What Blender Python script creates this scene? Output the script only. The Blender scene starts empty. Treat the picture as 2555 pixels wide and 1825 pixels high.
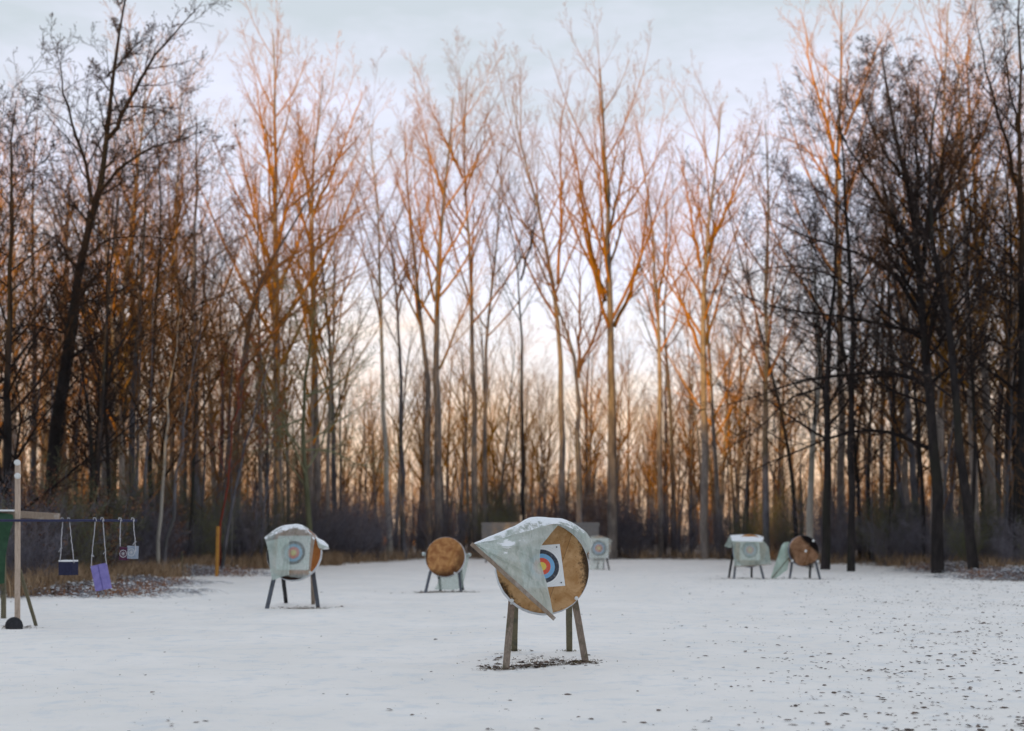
import bpy, math, random
import numpy as np
from mathutils import Vector, Matrix, Euler, noise as mnoise

SC = bpy.context.scene
COL = SC.collection
PI = math.pi

# ------------------------------------------------------------------ camera
F, U0, VH, CH = 3250.0, 1277.5, 1332.0, 1.83     # focal length in photo pixels, centre column, horizon row, eye height
cam = bpy.data.cameras.new('camera')
cam.sensor_fit = 'HORIZONTAL'; cam.sensor_width = 36
cam.lens = F/2555*36
cam.shift_y = (VH-912.5)/2555
cam.clip_end = 3000
cam.dof.use_dof = True
cam.dof.focus_distance = 17.95
cam.dof.aperture_fstop = 0.95
cam.dof.aperture_blades = 0
camo = bpy.data.objects.new('camera', cam); COL.objects.link(camo)
camo.location = (0, 0, CH); camo.rotation_euler = (math.radians(90), 0, 0)
SC.camera = camo

def W(u, v, d):                                  # a point that the photo shows at (u, v), d metres away
    return Vector(((u-U0)/F*d, d, CH+(VH-v)/F*d))

# ------------------------------------------------------------------ render / view
SC.render.engine = 'CYCLES'
SC.view_settings.view_transform = 'Standard'
SC.view_settings.look = 'None'
SC.view_settings.exposure = 0.0
SC.view_settings.gamma = 1.0
cy = SC.cycles
cy.max_bounces = 5; cy.diffuse_bounces = 3; cy.glossy_bounces = 2; cy.transmission_bounces = 4; cy.transparent_max_bounces = 12
cy.caustics_reflective = False; cy.caustics_refractive = False
cy.use_denoising = True
try:
    cy.denoiser = 'OPENIMAGEDENOISE'; cy.denoising_prefilter = 'ACCURATE'
except Exception: pass
cy.sample_clamp_indirect = 4

# ------------------------------------------------------------------ light
SUN_EL, SUN_AZ = 9.0, -24.0                      # low behind the camera, a little to its left
world = bpy.data.worlds.new('World'); SC.world = world; world.use_nodes = True

class N:                                         # small node-tree helper
    def __init__(s, nt): s.nt = nt; nt.nodes.clear()
    def add(s, typ, **kw):
        n = s.nt.nodes.new(typ)
        for k, v in kw.items():
            if k.startswith('_'): setattr(n, k[1:], v)
            else:
                key = k.replace('__', ' ')
                s.put(n.inputs[int(key[1:])] if key[0] == 'i' and key[1:].isdigit() else n.inputs[key], v)
        return n
    def put(s, inp, v):
        if isinstance(v, bpy.types.NodeSocket): s.nt.links.new(v, inp)
        elif isinstance(v, bpy.types.Node): s.nt.links.new(v.outputs[0], inp)
        else:
            if isinstance(v, tuple) and len(v) == 3 and inp.type == 'RGBA': v = (*v, 1)
            inp.default_value = v
    def math(s, op, a, b=0.0, c=None, clamp=False):
        n = s.add('ShaderNodeMath', _operation=op, _use_clamp=clamp, i0=a, i1=b)
        if c is not None: s.put(n.inputs[2], c)
        return n.outputs[0]
    def mix(s, f, a, b, blend='MIX'):
        n = s.nt.nodes.new('ShaderNodeMix'); n.data_type = 'RGBA'; n.blend_type = blend
        s.put(n.inputs[0], f); s.put(n.inputs[6], a); s.put(n.inputs[7], b)
        return n.outputs[2]
    def ramp(s, f, stops, interp='LINEAR'):
        n = s.nt.nodes.new('ShaderNodeValToRGB'); n.color_ramp.interpolation = interp
        e = n.color_ramp.elements
        while len(e) > 1: e.remove(e[-1])
        for i, (p, c) in enumerate(stops):
            c = c if isinstance(c, tuple) else (c, c, c)
            el = e[0] if i == 0 else e.new(p)
            el.position = p; el.color = (*c[:3], 1)
        s.put(n.inputs[0], f)
        return n.outputs[0]
    def smooth(s, x, a, b):
        n = s.nt.nodes.new('ShaderNodeMapRange'); n.interpolation_type = 'SMOOTHSTEP'
        s.put(n.inputs[0], x); n.inputs[1].default_value = a; n.inputs[2].default_value = b
        return n.outputs[0]
    def noise(s, vec, scale, detail=4, rough=.55, dist=0.0):
        n = s.add('ShaderNodeTexNoise', Scale=scale, Detail=detail, Roughness=rough, Distortion=dist)
        if vec is not None: s.put(n.inputs['Vector'], vec)
        return n.outputs[0]
    def mapped(s, vec, loc=(0,0,0), rot=(0,0,0), scale=(1,1,1)):
        n = s.nt.nodes.new('ShaderNodeMapping'); s.put(n.inputs[0], vec)
        n.inputs[1].default_value = loc; n.inputs[2].default_value = rot; n.inputs[3].default_value = scale
        return n.outputs[0]

w = N(world.node_tree)
sky = w.add('ShaderNodeTexSky'); sky.sky_type = 'NISHITA'; sky.sun_disc = False
sky.sun_elevation = math.radians(SUN_EL); sky.sun_rotation = math.radians(180-SUN_AZ)
sky.air_density = 1.0; sky.dust_density = 1.5; sky.ozone_density = 1.0
b1 = w.add('ShaderNodeBackground', Color=sky.outputs[0], Strength=0.11)
tc = w.add('ShaderNodeTexCoord')
sep = w.add('ShaderNodeSeparateXYZ', Vector=tc.outputs['Generated'])
wob = w.noise(w.mapped(tc.outputs['Generated'], scale=(2.2, 2.2, 7)), 2.2, 5, .6)
zz = w.math('ADD', sep.outputs[2], w.math('MULTIPLY', w.math('SUBTRACT', wob, .5), .26))
grad = w.ramp(zz, [(0.0, (1.0,.66,.44)), (.06, (1.02,.76,.56)), (.115, (1.0,.87,.79)), (.17, (.93,.92,.99)),
                   (.25, (.84,.86,1.03)), (.31, (.75,.77,.89)), (.38, (.585,.64,.69)), (.6, (.60,.66,.74)), (1.0, (.60,.67,.78))])
b2 = w.add('ShaderNodeBackground', Color=grad, Strength=1.25)
ms = w.add('ShaderNodeMixShader', Fac=0.84); w.put(ms.inputs[1], b1); w.put(ms.inputs[2], b2)
wo = w.add('ShaderNodeOutputWorld', Surface=ms)

sun = bpy.data.lights.new('sun', 'SUN'); sun.energy = 5.0; sun.angle = math.radians(0.6); sun.color = (1.0, .53, .09)
suno = bpy.data.objects.new('sun', sun); COL.objects.link(suno)
az, el = math.radians(SUN_AZ), math.radians(SUN_EL)
to_sun = Vector((math.sin(az)*math.cos(el), -math.cos(az)*math.cos(el), math.sin(el)))   # az<0: to the left, behind
suno.rotation_euler = to_sun.to_track_quat('Z', 'Y').to_euler()
suno.location = to_sun*200

# ------------------------------------------------------------------ object helpers
def tag(o, label=None, cat=None, group=None, kind=None):
    if label: o['label'] = label
    if cat: o['category'] = cat
    if group: o['group'] = group
    if kind: o['kind'] = kind
    return o
def empty(name, loc, label, cat, group=None):
    o = bpy.data.objects.new(name, None); COL.objects.link(o); o.location = loc; o.empty_display_size = .2
    return tag(o, label, cat, group)
def mesh(name, verts, faces, mat, parent=None, smooth=False, loc=None, rot=None):
    me = bpy.data.meshes.new(name)
    verts = np.asarray(verts, dtype=np.float32).reshape(-1, 3)
    if isinstance(faces, np.ndarray):
        k = faces.shape[1]; nf = len(faces)
        me.vertices.add(len(verts)); me.vertices.foreach_set('co', verts.ravel())
        me.loops.add(nf*k); me.loops.foreach_set('vertex_index', faces.astype(np.int32).ravel())
        me.polygons.add(nf); me.polygons.foreach_set('loop_start', np.arange(0, nf*k, k, dtype=np.int32))
        me.update(calc_edges=True)
    else:
        me.from_pydata(verts.tolist(), [], faces); me.update()
    if smooth: me.polygons.foreach_set('use_smooth', np.ones(len(me.polygons), dtype=bool))
    if mat is not None: me.materials.append(mat)
    o = bpy.data.objects.new(name, me); COL.objects.link(o)
    if parent: o.parent = parent
    if loc is not None: o.location = loc
    if rot is not None: o.rotation_euler = rot
    return o

class MB:                                        # collects simple solids into one mesh
    def __init__(s, origin=(0,0,0)): s.v = []; s.f = []; s.o = Vector(origin)
    def raw(s, vs, fs):
        k = len(s.v); s.v += [tuple(Vector(p)-s.o) for p in vs]; s.f += [tuple(i+k for i in f) for f in fs]
    def beam(s, p, q, w, t, side=Vector((1,0,0)), seg=6, jit=.0, seed=0):
        p, q = Vector(p), Vector(q); d = (q-p).normalized()
        a = (side-d*side.dot(d)).normalized(); b = d.cross(a)
        r = random.Random(seed); vs = []; fs = []; c = min(w, t)*.12
        prof = [(-w/2+c,-t/2),(w/2-c,-t/2),(w/2,-t/2+c),(w/2,t/2-c),(w/2-c,t/2),(-w/2+c,t/2),(-w/2,t/2-c),(-w/2,-t/2+c)]
        for i in range(seg+1):
            m = p.lerp(q, i/seg) + a*r.uniform(-jit, jit) + b*r.uniform(-jit, jit)
            for x, y in prof: vs.append(m+a*x+b*y)
        for i in range(seg):
            for j in range(8):
                fs.append((i*8+j, i*8+(j+1)%8, (i+1)*8+(j+1)%8, (i+1)*8+j))
        fs.append(tuple(range(7,-1,-1))); fs.append(tuple(seg*8+j for j in range(8)))
        s.raw(vs, fs); return s
    def tube(s, pts, rad, n=8):
        pts = [Vector(p) for p in pts]; vs = []; fs = []
        if not isinstance(rad, (list, tuple)): rad = [rad]*len(pts)
        for i, p in enumerate(pts):
            d = (pts[min(i+1, len(pts)-1)]-pts[max(i-1, 0)]).normalized()
            a = d.orthogonal().normalized() if abs(d.z) > .9 else d.cross(Vector((0,0,1))).normalized()
            b = d.cross(a)
            for j in range(n):
                t = 2*PI*j/n; vs.append(p+(a*math.cos(t)+b*math.sin(t))*rad[i])
        for i in range(len(pts)-1):
            for j in range(n): fs.append((i*n+j, i*n+(j+1)%n, (i+1)*n+(j+1)%n, (i+1)*n+j))
        fs.append(tuple(range(n-1,-1,-1))); fs.append(tuple((len(pts)-1)*n+j for j in range(n)))
        s.raw(vs, fs); return s
    def lathe(s, prof, centre, axis=Vector((0,0,1)), n=32):    # prof: (radius, height along the axis)
        c = Vector(centre); axis = axis.normalized(); a = axis.orthogonal().normalized(); b = axis.cross(a)
        vs = []; fs = []
        for r, h in prof:
            for j in range(n):
                t = 2*PI*j/n; vs.append(c+axis*h+(a*math.cos(t)+b*math.sin(t))*r)
        for i in range(len(prof)-1):
            for j in range(n): fs.append((i*n+j, i*n+(j+1)%n, (i+1)*n+(j+1)%n, (i+1)*n+j))
        fs.append(tuple(range(n-1,-1,-1))); fs.append(tuple((len(prof)-1)*n+j for j in range(n)))
        s.raw(vs, fs); return s
    def box(s, c, dx, dy, dz, rot=None, bev=.004):
        c = Vector(c); R = rot.to_matrix() if rot is not None else Matrix.Identity(3)
        ax = R@Vector((1,0,0)); up = R@Vector((0,0,1))
        return s.beam(c-up*dz/2, c+up*dz/2, dx, dy, side=ax, seg=1)
    def build(s, name, mat, parent=None, smooth=False):
        return mesh(name, s.v, s.f, mat, parent, smooth)

# ------------------------------------------------------------------ materials
def mat(name):
    m = bpy.data.materials.new(name); m.use_nodes = True
    return m, N(m.node_tree)
def finish(n, color, rough=.8, bump=None, bstr=.3, bdist=.02, spec=.3, **kw):
    p = n.add('ShaderNodeBsdfPrincipled', Base__Color=color, Roughness=rough)
    p.inputs['Specular IOR Level'].default_value = spec
    if bump is not None:
        b = n.add('ShaderNodeBump', Strength=bstr, Distance=bdist, Height=bump); n.put(p.inputs['Normal'], b)
    n.add('ShaderNodeOutputMaterial', Surface=p)
    return p
def bark_mat(name, c1, c2, c3, zs=.35, scale=3.0):
    m, n = mat(name)
    g = n.add('ShaderNodeNewGeometry').outputs['Position']
    oi = n.add('ShaderNodeObjectInfo').outputs['Random']
    a = n.noise(n.mapped(g, scale=(1,1,zs)), scale, 5, .65)
    b = n.noise(n.mapped(g, scale=(1,1,.4)), .9, 3, .6)
    col = n.mix(n.smooth(a, .35, .65), c1, c2)
    col = n.mix(n.math('MULTIPLY', n.smooth(b, .5, .68), .7), col, c3)
    v = n.math('ADD', n.math('MULTIPLY', oi, .6), .7)
    cm = n.add('ShaderNodeCombineColor', i0=v, i1=v, i2=v)
    col = n.mix(1.0, col, cm.outputs[0], 'MULTIPLY')
    finish(n, col, .9, a, .6, .03, .15)
    return m
def plain_mat(name, c1, c2, scale=8, rough=.8, zs=(1,1,1), bstr=.3, obj=True, spec=.3):
    m, n = mat(name)
    t = n.add('ShaderNodeTexCoord').outputs['Object'] if obj else n.add('ShaderNodeNewGeometry').outputs['Position']
    a = n.noise(n.mapped(t, scale=zs), scale, 6, .65)
    finish(n, n.mix(n.smooth(a, .3, .7), c1, c2), rough, a, bstr, .01, spec)
    return m

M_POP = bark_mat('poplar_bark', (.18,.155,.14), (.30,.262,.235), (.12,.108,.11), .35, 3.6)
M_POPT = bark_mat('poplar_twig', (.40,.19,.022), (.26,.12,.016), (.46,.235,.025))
M_FAR = bark_mat('sunlit_far_stem', (.50,.27,.075), (.36,.17,.05), (.55,.33,.11))  # orange sunlight put into the colour of the far stems
M_GREY = bark_mat('grey_bark', (.075,.073,.085), (.145,.14,.155), (.07,.072,.065))
M_GREYT = bark_mat('brown_twig', (.19,.10,.040), (.12,.066,.034), (.25,.11,.032))
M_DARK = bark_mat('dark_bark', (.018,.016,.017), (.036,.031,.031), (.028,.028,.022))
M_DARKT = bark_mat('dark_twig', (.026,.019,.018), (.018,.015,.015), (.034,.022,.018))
M_PALE = bark_mat('pale_bark', (.36,.34,.31), (.46,.43,.38), (.25,.24,.2))
M_RED = bark_mat('red_stem_bark', (.22,.035,.022), (.13,.03,.02), (.2,.06,.04))
M_SHRUB = bark_mat('shrub_stem', (.11,.107,.135), (.19,.18,.205), (.13,.10,.09))
M_SHRUB2 = bark_mat('mossy_stem', (.125,.13,.075), (.19,.19,.115), (.14,.11,.06))
M_SHRUB3 = bark_mat('red_brown_stem', (.12,.055,.038), (.085,.045,.035), (.15,.065,.04))
M_LEAF = plain_mat('dead_leaf', (.055,.045,.045), (.17,.11,.075), 20, .8, obj=False)
M_LEAFR = plain_mat('russet_leaf', (.16,.07,.03), (.30,.15,.08), 12, .8, obj=False)
M_GRASS = plain_mat('dry_grass', (.22,.14,.08), (.42,.30,.19), 2.5, .85, obj=False)
M_OLIVE = plain_mat('matted_grass', (.15,.12,.055), (.25,.19,.10), 6, .9, obj=False)

def snow_ground():
    m, n = mat('snow_ground')
    g = n.add('ShaderNodeNewGeometry').outputs['Position']
    at = n.add('ShaderNodeAttribute', _attribute_name='wood').outputs['Fac']
    big = n.noise(g, .35, 4, .6); mid = n.noise(g, 2.2, 5, .65); fine = n.noise(g, 38, 5, .7); gr = n.noise(g, 11, 6, .75)
    snow = n.mix(n.smooth(big, .35, .7), (.86,.825,.775), (.93,.89,.84))
    snow = n.mix(n.math('MULTIPLY', n.smooth(mid, .48, .70), .55), snow, (.66,.70,.73))
    # grass tips showing through where the snow lies thin
    thin = n.math('MULTIPLY', n.smooth(gr, .63, .74), n.math('ADD', .28, n.math('MULTIPLY', n.smooth(big, .45, .65), .45)))
    snow = n.mix(thin, snow, (.34,.345,.34))
    sp = n.noise(n.mapped(g, scale=(1,.7,1)), 24, 3, .6)
    snow = n.mix(n.math('MULTIPLY', n.smooth(sp, .66, .72), n.math('ADD', .05, n.math('MULTIPLY', n.smooth(mid, .42, .6), .5))), snow, (.20,.185,.17))
    soil = n.mix(n.smooth(mid, .35, .65), (.060,.040,.030), (.13,.080,.05))
    f = n.math('ADD', at, n.math('MULTIPLY', n.math('SUBTRACT', n.math('ADD', n.math('MULTIPLY', mid, .5), n.math('MULTIPLY', gr, .5)), .5), 2.6))
    col = n.mix(n.smooth(f, .45, .62), snow, soil)
    h = n.math('ADD', n.math('MULTIPLY', mid, 1.0), n.math('MULTIPLY', gr, .35))
    h = n.math('ADD', h, n.math('MULTIPLY', fine, .10))
    p = finish(n, col, .75, h, .55, .05, .25)
    return m
M_SNOW = snow_ground()

def wood_mat(name, c1, c2, c3, rough=.85):
    m, n = mat(name)
    t = n.add('ShaderNodeNewGeometry').outputs['Position']
    a = n.noise(n.mapped(t, scale=(1,1,.12)), 45, 5, .7)
    b = n.noise(t, 6, 4, .6)
    col = n.mix(n.smooth(a, .35, .65), c1, c2)
    col = n.mix(n.smooth(b, .5, .72), col, c3)
    finish(n, col, rough, a, .5, .006, .25)
    return m
M_LEGWOOD = wood_mat('weathered_leg_wood', (.20,.155,.125), (.31,.25,.205), (.13,.12,.08))
M_BATTEN = wood_mat('batten_wood', (.30,.235,.185), (.22,.17,.13), (.40,.36,.33))
M_LEGGREY = wood_mat('grey_painted_wood', (.085,.095,.115), (.12,.13,.155), (.06,.065,.07))
M_LEGBLACK = wood_mat('black_stained_wood', (.012,.012,.014), (.022,.022,.024), (.03,.03,.028))
M_POSTWOOD = wood_mat('pale_post_wood', (.40,.31,.25), (.52,.42,.34), (.32,.26,.2))
M_YPOST = wood_mat('yellow_post_wood', (.42,.20,.045), (.52,.26,.06), (.34,.16,.05))
M_PLANK = wood_mat('grey_plank', (.16,.155,.155), (.25,.24,.235), (.20,.17,.14))
M_OLIVEWOOD = wood_mat('olive_pole', (.12,.11,.07), (.17,.15,.10), (.08,.08,.06))
M_RIM = plain_mat('rim_strip', (.48,.51,.55), (.62,.65,.68), 12, .6)
M_RIMB = plain_mat('blue_rim_strip', (.14,.17,.24), (.24,.28,.36), 9, .6)
M_METAL = plain_mat('bolt_metal', (.45,.45,.44), (.62,.62,.6), 40, .4)
M_WHITE = plain_mat('white_cap', (.62,.64,.64), (.74,.75,.74), 10, .6)
M_BLACKR = plain_mat('black_rubber', (.012,.013,.016), (.03,.03,.035), 14, .7)
M_BAR = plain_mat('dark_blue_bar', (.018,.02,.06), (.03,.032,.085), 10, .5)
M_NAVY = plain_mat('navy_foam', (.014,.016,.042), (.026,.028,.065), 18, .85)
M_PURPLE = plain_mat('purple_foam', (.17,.15,.40), (.24,.21,.50), 9, .85)
M_PLUM = plain_mat('plum_foam', (.055,.014,.04), (.09,.025,.06), 9, .85)
M_GREYF = plain_mat('grey_foam', (.21,.25,.32), (.30,.34,.41), 9, .85)
M_CORD = plain_mat('grey_cord', (.38,.38,.42), (.52,.52,.55), 30, .9)
M_GREEN = plain_mat('green_tarp', (.012,.045,.024), (.024,.075,.036), 5, .6)
M_MARK = plain_mat('pale_print', (.45,.47,.5), (.6,.6,.62), 25, .8)
M_CONIFER = plain_mat('conifer_needles', (.02,.04,.018), (.04,.065,.025), 3, .9, obj=False)

def disc_mat(name, base, dark, stain, params, seed):
    """params: list of (angle, offset, width, strength) dark edge zones in the disc's own plane (local X, Y)."""
    m, n = mat(name)
    t = n.add('ShaderNodeTexCoord').outputs['Object']
    s = n.add('ShaderNodeSeparateXYZ', Vector=t)
    mp = n.mapped(t, loc=(seed*3.1, seed*1.7, 0))
    grain = n.noise(mp, 95, 4, .75); blot = n.noise(mp, 5, 6, .7, .4); mid = n.noise(mp, 22, 5, .7)
    col = n.mix(n.smooth(blot, .3, .7), base, stain)
    # diagonal strip joints
    dg = n.math('ADD', n.math('MULTIPLY', s.outputs[0], .93), n.math('MULTIPLY', s.outputs[1], -.37))
    dg = n.math('ADD', dg, n.math('MULTIPLY', mid, .02))
    band = n.math('MULTIPLY', n.smooth(dg, .165, .175), n.math('SUBTRACT', 1.0, n.smooth(dg, .235, .245)))
    col = n.mix(n.math('MULTIPLY', band, .42), col, (.30,.13,.035))
    line = n.math('MULTIPLY', n.smooth(dg, .236, .24), n.math('SUBTRACT', 1.0, n.smooth(dg, .243, .248)))
    col = n.mix(n.math('MULTIPLY', line, .6), col, dark)
    col = n.mix(n.math('MULTIPLY', n.smooth(grain, .56, .72), .55), col, (base[0]*.42, base[1]*.38, base[2]*.34))
    col = n.mix(n.math('MULTIPLY', n.smooth(mid, .60, .68), .55), col, dark)
    for ang, off, wd, st in params:
        e = n.math('ADD', n.math('MULTIPLY', s.outputs[0], math.cos(ang)), n.math('MULTIPLY', s.outputs[1], math.sin(ang)))
        e = n.math('ADD', e, n.math('MULTIPLY', n.math('SUBTRACT', blot, .5), .16))
        e = n.math('ADD', e, n.math('MULTIPLY', n.math('SUBTRACT', mid, .5), .22))
        col = n.mix(n.math('MULTIPLY', n.smooth(e, off, off+wd), st), col, dark)
    finish(n, col, .92, n.math('ADD', grain, n.math('MULTIPLY', mid, .8)), .6, .006, .15)
    return m
M_DISC1 = disc_mat('straw_board_main', (.56,.35,.18), (.028,.018,.012), (.36,.19,.075), [(0.0, .50, .10, .93), (PI*1.18, .56, .10, .95), (-PI/2, .55, .12, .5)], 1)
M_DISC2 = disc_mat('straw_board_rust', (.42,.16,.05), (.014,.012,.012), (.30,.10,.03), [(PI, .47, .08, 1.0), (-PI/2, .50, .08, .95)], 2)
M_DISC3 = disc_mat('straw_board_brown', (.56,.30,.12), (.030,.012,.008), (.26,.10,.04), [(-PI/2, .30, .3, .85), (-.35, .26, .22, .62), (PI, .5, .1, .9)], 3)
M_DISC5 = disc_mat('straw_board_worn', (.66,.42,.27), (.010,.010,.014), (.36,.19,.10), [(.80, .25, .12, .97), (PI*1.1, .46, .12, .7), (-1.2, .52, .08, .8)], 5)

def face_mat():                                  # concentric scoring zones; local plane X,Y, radius in units of the outer white zone
    m, n = mat('paper_target_face')
    t = n.add('ShaderNodeTexCoord').outputs['Object']
    s = n.add('ShaderNodeSeparateXYZ', Vector=t)
    r = n.math('SQRT', n.math('ADD', n.math('POWER', s.outputs[0], 2), n.math('POWER', s.outputs[1], 2)))
    white = (.78,.79,.80)
    z = n.ramp(r, [(0, (.80,.60,.11)), (.2, (.72,.10,.055)), (.4, (.19,.42,.68)), (.6, (.040,.045,.062)), (.8, white)], 'CONSTANT')
    fr = n.math('ABSOLUTE', n.math('SUBTRACT', n.math('FRACT', n.math('MULTIPLY', r, 10)), .5))
    ln = n.math('MULTIPLY', n.math('GREATER_THAN', fr, .478), n.math('LESS_THAN', r, 1.02))
    z = n.mix(n.math('MULTIPLY', ln, .5), z, (.22,.22,.22))
    holes = n.noise(t, 42, 2, .6)
    z = n.mix(n.math('MULTIPLY', n.smooth(holes, .74, .77), n.math('LESS_THAN', r, .7)), z, (.05,.035,.02))
    wr = n.noise(t, 7, 4, .6)
    z = n.mix(n.math('MULTIPLY', n.smooth(wr, .45, .75), .2), z, (.55,.56,.56))
    finish(n, z, .6, wr, .3, .02, .3)
    return m
M_FACE = face_mat()

def sheet_mat(name, c1, c2, alpha, snow=.5, seed=0, zone=None):
    """weathered translucent plastic sheeting with snow caught on it"""
    m, n = mat(name)
    g = n.add('ShaderNodeNewGeometry')
    t = n.mapped(g.outputs['Position'], loc=(seed*2.3, seed*1.1, seed))
    a = n.noise(t, 3.0, 6, .6, .4); b = n.noise(t, 9, 6, .75); c = n.noise(t, 120, 3, .7)
    col = n.mix(n.smooth(a, .3, .7), c1, c2)
    col = n.mix(n.math('MULTIPLY', n.smooth(c, .60, .75), .22), col, (.25,.30,.27))
    col = n.mix(n.math('MULTIPLY', n.smooth(b, .62, .8), .35), col, (.42,.38,.28))
    cr = n.noise(n.mapped(t, rot=(0,.7,0), scale=(3.2,1,1)), 2.6, 3, .5, 1.5)
    cl = n.math('SUBTRACT', 1.0, n.smooth(n.math('ABSOLUTE', n.math('SUBTRACT', cr, .5)), .0, .035))
    col = n.mix(n.math('MULTIPLY', cl, .34), col, (.86,.89,.87))  # fold highlights painted into the colour as pale crease lines
    cd = n.noise(n.mapped(t, loc=(4,2,1), rot=(0,.5,0), scale=(4,1,1)), 2.0, 3, .5, 1.0)
    col = n.mix(n.math('MULTIPLY', n.smooth(cd, .52, .62), .38), col, (.36,.45,.40))
    d = n.add('ShaderNodeBsdfPrincipled', Base__Color=col, Roughness=.32)
    wv = n.noise(n.mapped(t, rot=(0,.6,0), scale=(7,2,1.6)), 1.6, 5, .6, 1.2)
    bp = n.add('ShaderNodeBump', Strength=.75, Distance=.045, Height=n.math('ADD', n.math('ADD', b, n.math('MULTIPLY', wv, .9)), n.math('MULTIPLY', c, .15))); n.put(d.inputs['Normal'], bp)
    tl = n.add('ShaderNodeBsdfTranslucent', Color=col)
    m1 = n.add('ShaderNodeMixShader', Fac=.38); n.put(m1.inputs[1], d); n.put(m1.inputs[2], tl)
    tr = n.add('ShaderNodeBsdfTransparent', Color=(.90,.95,.92))
    al = n.math('ADD', alpha, n.math('MULTIPLY', n.math('SUBTRACT', a, .5), .45), clamp=True)
    m2 = n.add('ShaderNodeMixShader', Fac=al); n.put(m2.inputs[1], tr); n.put(m2.inputs[2], m1)
    sn = n.add('ShaderNodeBsdfPrincipled', Base__Color=(.84,.86,.88), Roughness=.7)
    nz = n.add('ShaderNodeSeparateXYZ', Vector=g.outputs['Normal']).outputs[2]
    up = n.math('ABSOLUTE', nz)
    k = n.math('ADD', n.math('ADD', n.math('MULTIPLY', up, .55*snow+.1), n.math('MULTIPLY', b, .7)), n.math('MULTIPLY', c, .12))
    if zone:                                     # a snow pocket at a given place on the sheet
        for zc, zr, zs in zone:
            dd = n.add('ShaderNodeVectorMath', _operation='DISTANCE', i0=g.outputs['Position'], i1=tuple(zc)).outputs['Value']
            k = n.math('ADD', k, n.math('MULTIPLY', n.math('SUBTRACT', 1.0, n.smooth(dd, 0.0, zr)), zs))
    m3 = n.add('ShaderNodeMixShader', Fac=n.smooth(k, .70, .78)); n.put(m3.inputs[1], m2); n.put(m3.inputs[2], sn)
    n.add('ShaderNodeOutputMaterial', Surface=m3)
    return m

# ------------------------------------------------------------------ ground
EDGE = [(-13.5,-40),(-14.5,20),(-14.8,34),(-13.2,40),(-13.6,47),(-14,55),(-14,64),(-10.8,73),(-8.5,82),(-5.5,91),(3.5,94),(11.4,91),(15,88),(18,80),(20,72),(21,61),(21,53),(21.5,44),(26,30),(26,-40)]
EA = np.array(EDGE, dtype=float)
def edge_dist(x, y):                             # > 0 inside the wood, < 0 on the open field (metres)
    x = np.asarray(x, float); y = np.asarray(y, float)
    best = np.full(x.shape, 1e9); inside = np.zeros(x.shape, bool)
    n = len(EA)
    for i in range(n):
        a, b = EA[i], EA[(i+1) % n]
        ab = b-a; t = np.clip(((x-a[0])*ab[0]+(y-a[1])*ab[1])/(ab@ab), 0, 1)
        d = np.hypot(x-a[0]-t*ab[0], y-a[1]-t*ab[1]); best = np.minimum(best, d)
        c = ((a[1] > y) != (b[1] > y)) & (x < (b[0]-a[0])*(y-a[1])/((b[1]-a[1])+1e-12)+a[0])
        inside ^= c
    return np.where(inside, -best, best)
def ground_z(x, y):
    x = np.asarray(x, float); y = np.asarray(y, float)
    ed = edge_dist(x, y)
    z = .018*np.sin(x*.9+1.3*np.sin(y*.35))+.015*np.sin(y*.7+x*.31)+.012*np.sin(x*2.3+y*1.7)
    m = np.clip((ed+1.0)/3.0, 0, 1)
    z = z + m*(.12+.10*np.sin(x*1.3)*np.sin(y*1.1)+.05*np.sin(x*4.1+y*3.3))
    return z*np.clip((np.hypot(x, y)-2)/8, 0, 1)
BARE = [(-.085,17.74,.17,.14,.60),(1.04,18.24,.17,.14,.60),(.03,20.0,.15,.13,.55),(.885,20.1,.15,.13,.55),(-.2,17.8,.28,.14,.50),(.35,18.0,.42,.18,.60),(.9,18.1,.25,.12,.48),(.45,18.4,.9,.45,.34),(-5.0,31.6,.75,.35,.8),(-2.15,40.8,1.1,.5,1.0),(9.6,52.0,1.7,.30,.8),(12.0,52.8,1.2,.3,.8),(4.4,66.6,.6,.4,.7),(-9.6,25.2,.5,.4,.3)]
def build_ground():
    def axis(parts):
        out = []
        for a, b, s in parts: out += list(np.arange(a, b, s))
        return np.array(sorted(set(np.round(out, 4))))
    xs = axis([(-.7,1.8,.125),(-1500,-200,130),(-200,-60,20),(-60,-30,2),(-30,30,.5),(30,60,2),(60,200,20),(200,1501,130)])
    ys = axis([(16.9,21,.125),(-1500,-200,130),(-200,-20,15),(-20,8,2),(8,110,.5),(110,200,4),(200,400,25),(400,1601,150)])
    X, Y = np.meshgrid(xs, ys)
    Z = ground_z(X, Y)
    nx, ny = len(xs), len(ys)
    V = np.stack([X.ravel(), Y.ravel(), Z.ravel()], 1)
    i = np.arange(ny-1)[:, None]*nx + np.arange(nx-1)[None, :]
    Fc = np.stack([i, i+1, i+nx+1, i+nx], -1).reshape(-1, 4)
    o = mesh('snowy_ground', V, Fc, M_SNOW, smooth=True)
    ed = edge_dist(X, Y).ravel()
    wv = np.clip((ed+1.6)/3.2, 0, 1)*.78 - .35*np.clip(1-(ed+1.6)/1.0, 0, 1)
    wv = np.where(ed < -1.6, -1.0, wv)
    rt = np.clip((X.ravel()-14)/8, 0, 1)*np.clip((70-Y.ravel())/30, 0, 1)
    wv = wv - rt*.25*(ed > -1.6)
    for bx, by, rx, ry, s in BARE:
        q = ((X.ravel()-bx)/rx)**2+((Y.ravel()-by)/ry)**2
        wv = np.maximum(wv, np.where(q < 1.6, s*np.clip(1.25-q*.6, 0, 1), -1))
    at = o.data.attributes.new('wood', 'FLOAT', 'POINT'); at.data.foreach_set('value', wv.astype(np.float32))
    tag(o, 'flat snow covered field running back to the edge of the wood', 'ground', kind='structure')
build_ground()

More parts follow.
